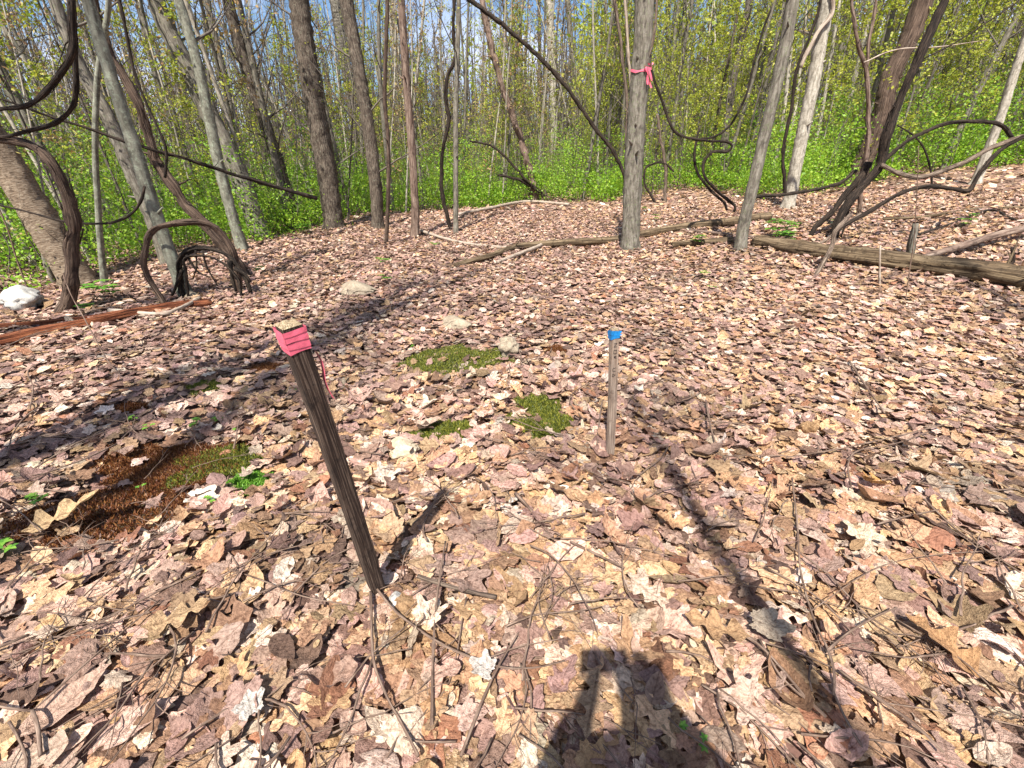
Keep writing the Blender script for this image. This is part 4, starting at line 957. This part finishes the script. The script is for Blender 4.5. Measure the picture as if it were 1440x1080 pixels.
vine([(590, 828), (620, 838), (660, 850), (698, 858)], 7, 9, 'vinegrey', 'thick grey-brown stick right of the pink taped stake foot', name='stick', cat='stick', lie=True, lift=.06, sides=12, step=.02)
# scattered twigs: one kind, many copies
tw_protos = []
for k in range(7):
    mb = MB(); pts = [Vector((0, 0, 0))]; d = Vector((1, 0, 0)); L = 1.0
    for i in range(9): d = (d + Vector((0, random.gauss(0, .16), random.gauss(0, .05)))).normalized(); pts.append(pts[-1] + d * L / 9)
    mb.tube(pts, [.0085 * (1 - .7 * i / 9) for i in range(10)], 6, ridge=.1, seed=k)
    for j in range(3):
        i = random.randrange(2, 8); sdn = random.choice([-1, 1]); q = pts[i]; dd = (pts[i + 1] - pts[i]).normalized()
        pp = [q]; e = (dd + Vector((0, sdn * .8, .1))).normalized()
        for _ in range(4): e = (e + Vector((random.gauss(0, .1), random.gauss(0, .15), 0))).normalized(); pp.append(pp[-1] + e * random.uniform(.04, .09))
        mb.tube(pp, [.004, .0035, .003, .0025, .0015], 5)
    me = mb.build('twig', M['twig']); tw_protos.append(me)
firsts = set()
for i in range(290):
    px = random.uniform(-40, 1480); py = 1100 - 760 * random.random() ** .8
    if py < 390 and px < 500: py += 40
    g = G(px, py); k = random.randrange(7); dist = g.length
    if k in firsts: o = tw_protos[k].copy(); COL.objects.link(o)
    else: o = tw_protos[k]; firsts.add(k)
    s_ = random.uniform(.18, .5) * (1 + dist * .10)
    yaw = random.uniform(0, 6.28); e = Vector((math.cos(yaw), math.sin(yaw), 0)) * s_
    g2 = g + e; slope = math.atan2(Hs(g2.x, g2.y) - g.z, s_)
    o.rotation_euler = (random.uniform(-.2, .2), -slope, yaw); o.scale = (s_, s_, s_ * random.uniform(.8, 1.1)); o.location = g + Vector((0, 0, .075))
    tag(o, '%s %s twig lying loose on the leaves in the %s %s of the clearing' % ('short' if s_ / (1 + dist * .10) < .3 else 'long', 'dry brown', 'near' if py > 800 else ('middle' if py > 530 else 'far'), 'left' if px < 440 else ('centre' if px < 960 else 'right')), 'twig', 'small twigs scattered over the fallen leaves')

# ------------------------------------------------------------------ big single leaves and a few pale ones
def big_leaf(px, py, size, yaw, tilt, pal, label, lift=.05, seed=1, kind='oak'):
    rr = random.Random(seed); V, F = (proto_oak(18, 6, .45, .42, 3.0) if kind == 'oak' else proto_maple(40, 3, seed))
    V3 = curl(V, rr, .55); c = G(px, py)
    M3 = Matrix.Rotation(yaw, 3, 'Z') @ Matrix.Rotation(tilt, 3, 'X')
    me = bpy.data.meshes.new('fallen_leaf'); vv = [tuple(M3 @ (Vector(p) * size)) for p in V3]
    me.from_pydata(vv, [], [tuple(int(a) for a in f) for f in F]); me.materials.append(M['litter'])
    for p in me.polygons: p.use_smooth = True
    uvl = me.uv_layers.new(name='leaf'); uvl.data.foreach_set('uv', V[F.ravel()].astype(np.float32).ravel())
    cca = me.color_attributes.new('lc', 'FLOAT_COLOR', 'POINT'); cca.data.foreach_set('color', np.tile(np.array(sr(*pal)), len(V)).astype(np.float32))
    o = bpy.data.objects.new('fallen_leaf', me); COL.objects.link(o); o.location = c + Vector((0, 0, lift + .035 + size * .25 * abs(math.sin(tilt)))); tag(o, label, 'leaf')
big_leaf(108, 748, .30, R(-52), R(18), (200, 170, 128), 'big curled tan oak leaf standing up left of the rusty moss', .05, 5)
big_leaf(262, 890, .2, R(-60), R(5), (184, 154, 118), 'large tan oak leaf at the lower left', .05, 8)
big_leaf(360, 1010, .12, R(40), R(8), (208, 202, 192), 'small white leaf at the bottom left', .05, 9, 'maple')
big_leaf(676, 958, .13, R(60), R(5), (206, 198, 188), 'pale grey leaf crossed by the curved twig', .05, 3, 'oval')
big_leaf(895, 560, .12, R(20), R(5), (214, 204, 186), 'cream leaf right of the blue taped stake', .05, 13, 'maple')
big_leaf(1000, 905, .22, R(70), R(3), (186, 150, 112), 'large tan-brown oak leaf at the bottom right of centre', .05, 14)
big_leaf(1310, 925, .23, R(20), R(6), (180, 140, 100), 'large brown oak leaf lying near the right edge', .05, 15)
big_leaf(830, 1010, .22, R(160), R(6), (168, 140, 112), 'dull brown oak leaf in the photographer\'s shadow', .05, 16)
big_leaf(1215, 700, .2, R(110), R(25), (196, 150, 92), 'golden curled leaf in the right middle ground', .05, 17)
big_leaf(1080, 905, .2, R(250), R(6), (176, 160, 140), 'greyish tan leaf beside the forked twig', .05, 18, 'maple')

# ------------------------------------------------------------------ green seedlings
def seedling(px, py, size, n, label, mat='seed', group=None):
    c = G(px, py); mb = MB()
    for k in range(n):
        a = random.uniform(0, 6.28); r = random.uniform(.2, 1) * size; q = c + Vector((math.cos(a) * r * .6, math.sin(a) * r * .6, 0)); q.z = Hs(q.x, q.y)
        top = q + Vector((random.gauss(0, .01), random.gauss(0, .01), .05 + size * random.uniform(.3, .8)))
        mb.tube([q, top], [.0016, .001], 4, 1)
        for j in range(5):
            aa = a + j * 1.257; d = Vector((math.cos(aa), math.sin(aa), .15)); b0 = len(mb.v); Lf = size * random.uniform(.28, .42); Wf = Lf * .55; s_ = d.cross(Vector((0, 0, 1))).normalized()
            pr = [top, top + d * Lf * .3 + s_ * Wf * .5, top + d * Lf * .65 + s_ * Wf * .45, top + d * Lf - Vector((0, 0, Lf * .2)), top + d * Lf * .65 - s_ * Wf * .45, top + d * Lf * .3 - s_ * Wf * .5]
            mb.v += pr; mb.bk += [(0, 0, 0)] * 6; mb.f.append(tuple(b0 + i for i in range(6))); mb.mi.append(0)
    o = mb.build('seedling', [M[mat], M['twig']], None, c); tag(o, label, 'seedling', group)
SEED = [(280, 608, .09, 5, 'bright green seedling above the rusty moss, left of a pair'), (312, 602, .09, 4, 'bright green seedling right of its twin above the rusty moss'),
 (330, 618, .05, 2, 'tiny green sprout just right of the seedling pair'), (214, 612, .07, 3, 'yellowish sprout left of the seedling pair'), (205, 700, .05, 2, 'little green sprout in the middle of the rusty moss'),
 (60, 720, .09, 5, 'grassy tuft above the big curled tan leaf'), (12, 790, .1, 6, 'dark green tuft cut by the left edge'), (295, 722, .06, 3, 'small green tuft below the olive moss'), (192, 600, .06, 5, 'bluish-green tuft in the shaded band'),
 (950, 1040, .05, 2, 'small bright green sprout at the bottom edge, left of two'), (985, 1052, .05, 2, 'small bright green sprout at the bottom edge, right of two'), (582, 496, .06, 3, 'green sprout left of the long moss hummock'),
 (540, 378, .22, 7, 'low green plant in the shaded leaves left of centre'), (542, 402, .2, 5, 'second low green plant nearer in the shaded leaves'), (612, 352, .2, 5, 'yellow-green plant near the pale curved stick'),
 (988, 394, .16, 4, 'yellow-green sprout on open leaves right of centre'), (1000, 412, .1, 3, 'dull green sprout below the yellow-green one'), (980, 348, .3, 9, 'bushy green plant beside the short decaying log'),
 (1095, 335, .5, 14, 'leafy green plant at the left end of the big log'), (1100, 350, .4, 10, 'smaller leafy plant hanging over the left end of the big log'), (1175, 328, .35, 8, 'light green plant behind the big log'), (1355, 322, .3, 8, 'green plant on the leaves at the upper right'), (905, 300, .25, 6, 'yellow-green plant right of the ribboned trunk foot'), (925, 312, .25, 5, 'yellow plant on the far leaves right of the ribboned trunk'),
 (368, 388, .2, 6, 'small green plant below the pale crossing trunk'), (430, 330, .4, 16, 'spreading green plants left of the big scarred trunk foot'), (150, 425, .35, 10, 'green weeds behind the rotten log'), (130, 446, .2, 6, 'weeds at the foot of the shaggy vine trunk'), (735, 270, .4, 9, 'bright yellow-green shoots by the reddish leaning stem'), (420, 558, .04, 2, 'tiny sprout left of the dark taped post')]
for s_ in SEED: seedling(s_[0], s_[1], s_[2] * .8, *s_[3:])

# ------------------------------------------------------------------ background trees and saplings (prototypes, then copies)
def make_tree_proto(h, r, lean, nb, leaf, lsize, lmat, f0, Lk, bark, name, label, cat, group, depth=2, nsub=4, sides=8):
    t = thing(name, label, cat, (0, 0, 0), group)
    P = [Vector((0, 0, -.3))]; d = Vector((lean[0], lean[1], 1)).normalized(); n = 9
    P.append(Vector((0, 0, 0)))
    for i in range(n): d = (d + Vector((random.gauss(0, .035), random.gauss(0, .035), .02))).normalized(); P.append(P[-1] + d * h / n)
    pts, par = smooth_path(P, h / 40); rad = [max(.004, r * (1 - .8 * q / (n + 1))) for q in par]
    mb = MB(); mb.tube(pts, rad, sides, 0, ridge=.06, flare=.35, seed=random.random() * 9); mb.build('trunk', M[bark], t)
    mb = MB(); crown(mb, pts, rad, f0, nb, leaf, lsize, 1, Lk, depth, nsub); mb.build('crown', [M['branch'], M[lmat]], t)
    return t
LT = 'bare grey trunk standing in the dense woods behind the clearing'
LS = 'thin branching sapling in the woods behind the clearing'
GT, GS = 'trees of the dense woods behind the clearing', 'saplings of the woods behind the clearing'
TP = [make_tree_proto(random.uniform(12, 17), random.uniform(.06, .125), (random.uniform(-.04, .04), random.uniform(-.04, .04)), 26, lf, .11, lm, .22, .8, bk, 'tree', LT, 'tree', GT) for lf, lm, bk in
      [(1, 'yg', 'grey'), (0, 'yg', 'pale'), (2, 'yg', 'rough'), (0, 'bud', 'grey'), (2, 'bud', 'pale'), (1, 'yg', 'pale'), (5, 'yg', 'grey')]]
TPs = [make_tree_proto(random.uniform(5, 9), random.uniform(.02, .045), (random.uniform(-.15, .15), random.uniform(-.1, .1)), 22, lf, .085, lm, .12, .55, bk, 'sapling', LS, 'sapling', GS, 2, 4, 5) for lf, lm, bk in
      [(2, 'yg', 'grey'), (0, 'yg', 'branch'), (4, 'yg', 'branch'), (2, 'bud', 'pale'), (5, 'yg', 'grey'), (1, 'yg', 'branch')]]
def copy_tree(t):
    c = t.copy(); COL.objects.link(c)
    for ch in t.children: q = ch.copy(); COL.objects.link(q); q.parent = c
    return c
used = set()
LOOK = {False: ['grey trunk with sparse new leaves', 'bare pale trunk', 'dark rough trunk', 'bare grey trunk', 'pale trunk with russet buds', 'slim pale trunk with new leaves', 'leafy grey trunk'],
        True: ['thin lightly leafed sapling', 'bare thin sapling', 'yellow-green sapling', 'thin pale russet sapling', 'fresh green sapling', 'thin dark sapling']}
def scatter(protos, n, rmin, rmax, pw, choose, scl, seed):
    rr = random.Random(seed); done = 0; placed = []
    while done < n:
        az = rr.uniform(-1.02, 1.02); r0 = float(edge_r(az)) + rmin
        r = r0 + (rmax - r0) * rr.random() ** pw
        x, y = r * math.sin(az), r * math.cos(az)
        if any((x - a) ** 2 + (y - b) ** 2 < .35 for a, b in placed): continue
        placed.append((x, y)); k = choose(az, rr)
        t = protos[k] if id(protos[k]) not in used else copy_tree(protos[k]); used.add(id(protos[k]))
        zn = 'behind the leaning trunks at left' if az < -.38 else ('behind the clearing centre' if az < .2 else ('right of the ribboned tree' if az < .62 else 'behind the looping vines at right'))
        dp = 'near the front' if r < r0 + (rmax - r0) * .3 else ('in the middle depth' if r < r0 + (rmax - r0) * .65 else 'far back')
        t['label'] = LOOK[protos is TPs][k] + ' ' + dp + ' ' + zn
        t.location = (x, y, Hs(x, y)); s_ = rr.uniform(*scl); t.scale = (s_ * rr.uniform(.7, 1.25), ) * 2 + (s_,); t.rotation_euler = (rr.gauss(0, .05), rr.gauss(0, .05), rr.uniform(0, 6.28)); done += 1
def ch_tree(az, rr):
    if az > .15: return rr.choice([0, 2, 6, 4, 5, 6, 6, 6, 6])
    if az < -.35: return rr.choice([0, 1, 1, 3, 3, 3, 4, 1, 2])
    return rr.choice([0, 1, 3, 3, 4, 1, 6, 2])
def ch_sap(az, rr):
    if az > .15: return rr.choice([0, 2, 2, 4, 5, 2, 4])
    return rr.choice([1, 1, 3, 3, 0, 5, 2, 4])
scatter(TP, 266, .3, 46, 1.0, ch_tree, (.75, 1.15), 1)
scatter(TPs, 280, -.4, 32, 1.0, ch_sap, (.6, 1.2), 2)

# ------------------------------------------------------------------ far woods (one mass), undergrowth, brush
def quads_cloud(P, size, name, mat, label, cat):
    n = len(P); d = rng.normal(size=(n, 3)); d[:, 2] *= .6; d /= np.linalg.norm(d, axis=1)[:, None]
    e = rng.normal(size=(n, 3)); e -= d * (e * d).sum(1)[:, None]; e /= np.linalg.norm(e, axis=1)[:, None]
    s = (size if np.ndim(size) else np.full(n, size)) * rng.uniform(.6, 1.4, n)
    d *= s[:, None]; e *= (s * rng.uniform(.25, .4, n))[:, None]
    V = np.stack([P, P + d * .45 + e, P + d, P + d * .45 - e], 1).reshape(-1, 3)
    o = np_mesh(name, V, np.arange(n * 4).reshape(-1, 4), mat, False); return tag(o, label, cat, None, 'stuff')
# shrub layer
nc = 1650; pts = []; sz = []
k = 0
while k < nc:
    az = rng.uniform(-1.05, 1.05); r0 = float(edge_r(az)); r = r0 + (44 - r0) * rng.random() ** 1.25 - rng.random() ** 3 * 1.3
    dens = math.sin(r * math.sin(az) * .55 + 1) * math.cos(r * .45 + az * 3) 
    if dens < -.3 and r > r0 + 2: continue
    x, y = r * math.sin(az), r * math.cos(az); hmax = (.5 + 2.3 * rng.random() ** 1.5) * (.75 if r < r0 + 1.5 else 1) * (1 + .012 * r)
    m = int(300 if r < 22 else 160); rad = rng.uniform(.5, 1.0)
    sub = rng.normal(0, rad * .55, (9, 3)); sub[:, 2] = rng.uniform(.12, 1, 9) * hmax
    q = sub[rng.integers(0, 9, m)] + rng.normal(0, 1, (m, 3)) * np.array([.2, .2, .13])
    q[:, 0] += x; q[:, 1] += y; q[:, 2] = np.abs(q[:, 2]) + H(q[:, 0], q[:, 1]); pts.append(q); sz.append(np.full(m, (.036 + .0019 * r) * rng.uniform(.75, 1.3))); k += 1
quads_cloud(np.concatenate(pts), np.concatenate(sz), 'undergrowth', M['under'], 'bright green leafy undergrowth filling the floor of the woods', 'undergrowth')
# brush of bare stems through it
mb = MB()
for i in range(2600):
    az = random.uniform(-1.05, 1.05); r0 = float(edge_r(az)); r = r0 - .2 + (36 - r0) * random.random() ** 1.3
    x, y = r * math.sin(az), r * math.cos(az); p = Vector((x, y, Hs(x, y) - .03)); d = Vector((random.gauss(0, .3), random.gauss(0, .3), 1)); L = .8 + 3.6 * random.random() ** 1.6
    branch(mb, p, d, L, random.uniform(.005, .013), 1, 0, 0, 0, .1, .12, 5, 3, 4)
o = mb.build('brush', M['branch']); tag(o, 'tangle of thin bare stems standing in the undergrowth', 'brush', None, 'stuff')
# far woods
mb = MB()
for i in range(2600):
    az = random.uniform(-1.1, 1.1); r = random.uniform(42, 115) ; x, y = r * math.sin(az), r * math.cos(az)
    p = Vector((x, y, Hs(x, y) - .3)); h = random.uniform(9, 17); rr_ = random.uniform(.07, .18)
    ln = Vector((random.gauss(0, .04), random.gauss(0, .04), 1)); pts_ = [p, p + ln * h * .35, p + (ln + Vector((random.gauss(0, .03), 0, 0))) * h * .7, p + ln * h]
    mb.tube(pts_, [rr_, rr_ * .75, rr_ * .45, .02], 4, cap=False, seed=random.random())
    for k in range(11):
        q = p + ln * h * random.uniform(.2, .97); a = random.uniform(0, 6.28); d = Vector((math.cos(a), math.sin(a), random.uniform(.3, 1.3)))
        branch(mb, q, d, random.uniform(1.2, 3.5), .035, 0, 0, 0, 0, .3, .2, 3, 3, 0)
o = mb.build('far_woods', M['branch']); tag(o, 'far mass of bare grey trees closing off the woods', 'woods', None, 'stuff')
n = 170000; az = rng.uniform(-1.1, 1.1, n); az = np.where(rng.random(n) < .62, np.abs(az) * .9 + .12, az); r = rng.uniform(30, 105, n); x, y = r * np.sin(az), r * np.cos(az)
clump = (np.sin(x * .8 + 2 * np.sin(y * .3)) * np.cos(y * .7 + x * .2) > -.2) & ((az > -.3) | (rng.random(n) < .35))
x, y = x[clump], y[clump]; z = H(x, y) + rng.uniform(0, 1, len(x)) ** 1.1 * (11 + 11 * sm(x / y, .1, .5))
quads_cloud(np.stack([x, y, z], -1), .26, 'far_foliage', M['yg'], 'hazy yellow-green spring foliage of the far woods', 'foliage')

# ------------------------------------------------------------------ trees behind the photographer (their shadows fall into the picture)
sh = Vector((math.sin(SUN_AZ + math.pi), math.cos(SUN_AZ + math.pi), 0)); ct = 1 / math.tan(SUN_EL)
def back_tree(bx, by, leanx, leany, h, r, label, nb=14, f0=.55, wob=.02):
    b = Vector((bx, by, Hs(bx, by))); P = [b - Vector((0, 0, .2)), b]; d = Vector((leanx, leany, 1)).normalized()
    for i in range(9): d = (d + Vector((random.gauss(0, wob), random.gauss(0, wob), 0))).normalized(); P.append(P[-1] + d * h / 9)
    pts, par = smooth_path(P, .15); rad = [r * (1 - .55 * q / 10) for q in par]
    t = thing('tree', label, 'tree', b); mb = MB(); mb.tube(pts, rad, 14, ridge=.06, flare=.6, seed=3); mb.build('trunk', M['grey'], t)
    mb = MB(); crown(mb, pts, rad, f0, nb, 1, .07, 1, 1.0, 2, 4); mb.build('crown', [M['branch'], M['yg']], t)
back_tree(1.04, -2.2, -.185, -.05, 9, .072, 'straight grey tree behind the photographer on the right', 14, .62, .004)
back_tree(-5.3, -2.6, .2, .10, 13, .14, 'large grey tree behind the photographer on the left', 34, .5)
back_tree(4.2, -3.2, -.02, .0, 14, .13, 'grey tree far right behind the photographer')
back_tree(-6.9, -.4, .03, .05, 14, .13, 'grey tree out of view to the left of the camera', 38, .5)
back_tree(-4.4, -1.6, .02, .02, 13, .10, 'slim grey tree beside the photographer on the left', 34, .55)
back_tree(-3.6, -4.6, -.02, .05, 15, .15, 'grey tree farther back behind the photographer')

# ------------------------------------------------------------------ the photographer (stands behind the camera; only the shadow shows)
def skin_obj(name, V, E, Rd, mat, parent, root=0, sub=2):
    me = bpy.data.meshes.new(name); me.from_pydata(V, E, []); o = bpy.data.objects.new(name, me); COL.objects.link(o); o.parent = parent
    m = o.modifiers.new('skin', 'SKIN'); m.use_smooth_shade = True; s_ = o.modifiers.new('sub', 'SUBSURF'); s_.levels = sub; s_.render_levels = sub
    for i, r in enumerate(Rd): me.skin_vertices[0].data[i].radius = (r if isinstance(r, tuple) else (r, r)); me.skin_vertices[0].data[i].use_root = (i == root)
    me.materials.append(mat); return o
per = thing('person', 'person in a dark jacket and jeans holding up a phone to take the picture', 'person', (.12, -.32, Hs(.12, -.32)))
per.scale = (1, 1, 1.04)
pv = [(0, 0, .95), (0, 0, 1.12), (0, 0, 1.32), (0, .01, 1.43), (0, .02, 1.50), (0, .03, 1.58), (0, .03, 1.68)]
pe = [(i, i + 1) for i in range(6)]; pr = [(.15, .11), (.14, .10), (.16, .11), (.12, .08), .05, (.078, .092), (.065, .075)]
for s_ in (-1, 1):
    k = len(pv); pv += [(s_ * .19, 0, 1.39), (s_ * .23, .10, 1.17), (s_ * .12, .23, 1.34), (s_ * .085, .283, 1.40)]; pr += [.055, .046, .034, (.030, .018)]
    pe += [(2, k), (k, k + 1), (k + 1, k + 2), (k + 2, k + 3)]
    for f in range(5):
        z = 1.455 + .018 * (3 - f) if f < 4 else 1.42; q = len(pv)
        base = (s_ * .08, .290, 1.37 + .018 * f)
        pv += [base, (s_ * .066, .300, 1.375 + .020 * f), (s_ * (.050 - .004 * f), .294, 1.38 + .020 * f)]; pr += [.009, .0085, .0075]; pe += [(k + 3, q), (q, q + 1), (q + 1, q + 2)]
    k = len(pv); pv += [(s_ * .10, 0, .86), (s_ * .11, .02, .48), (s_ * .12, -.01, .09), (s_ * .13, .15, .045)]; pr += [.085, .055, .042, .035]
    pe += [(0, k), (k, k + 1), (k + 1, k + 2), (k + 2, k + 3)]
skin_obj('body', pv, pe, pr, M['skin'], per)
jv = [(0, 0, .93), (0, 0, 1.12), (0, 0, 1.32), (0, .01, 1.43)]; je = [(0, 1), (1, 2), (2, 3)]; jr = [(.17, .13), (.16, .12), (.18, .13), (.11, .09)]
for s_ in (-1, 1):
    k = len(jv); jv += [(s_ * .19, 0, 1.385), (s_ * .23, .10, 1.17), (s_ * .13, .21, 1.32)]; jr += [.08, .075, .055]; je += [(2, k), (k, k + 1), (k + 1, k + 2)]
skin_obj('jacket', jv, je, jr, M['cloth_dark'], per)
tv = [(0, 0, .94)]; te = []; tr_ = [(.155, .115)]
for s_ in (-1, 1):
    k = len(tv); tv += [(s_ * .10, 0, .84), (s_ * .11, .02, .48), (s_ * .12, -.01, .10)]; tr_ += [.096, .07, .062]; te += [(0, k), (k, k + 1), (k + 1, k + 2)]
skin_obj('trousers', tv, te, tr_, M['denim'], per)
skin_obj('hair', [(0, .0, 1.63), (0, .01, 1.70), (0, -.03, 1.60)], [(0, 1), (0, 2)], [(.085, .09), (.07, .08), (.07, .06)], M['hairm'], per)
import bmesh
bm = bmesh.new(); bmesh.ops.create_cube(bm, size=1)
for q in bm.verts: q.co.x *= .165; q.co.y *= .008; q.co.z *= .08
bmesh.ops.bevel(bm, geom=bm.edges[:], offset=.003, segments=2)
me = bpy.data.meshes.new('phone'); bm.to_mesh(me); bm.free(); me.materials.append(M['phone'])
ph = bpy.data.objects.new('phone', me); COL.objects.link(ph); ph.location = (.06, -.030, CAM_Z - .012); ph.rotation_euler = (-PITCH, 0, 0)
tag(ph, 'black phone held sideways in both hands', 'phone')
print('objects', len(bpy.data.objects))
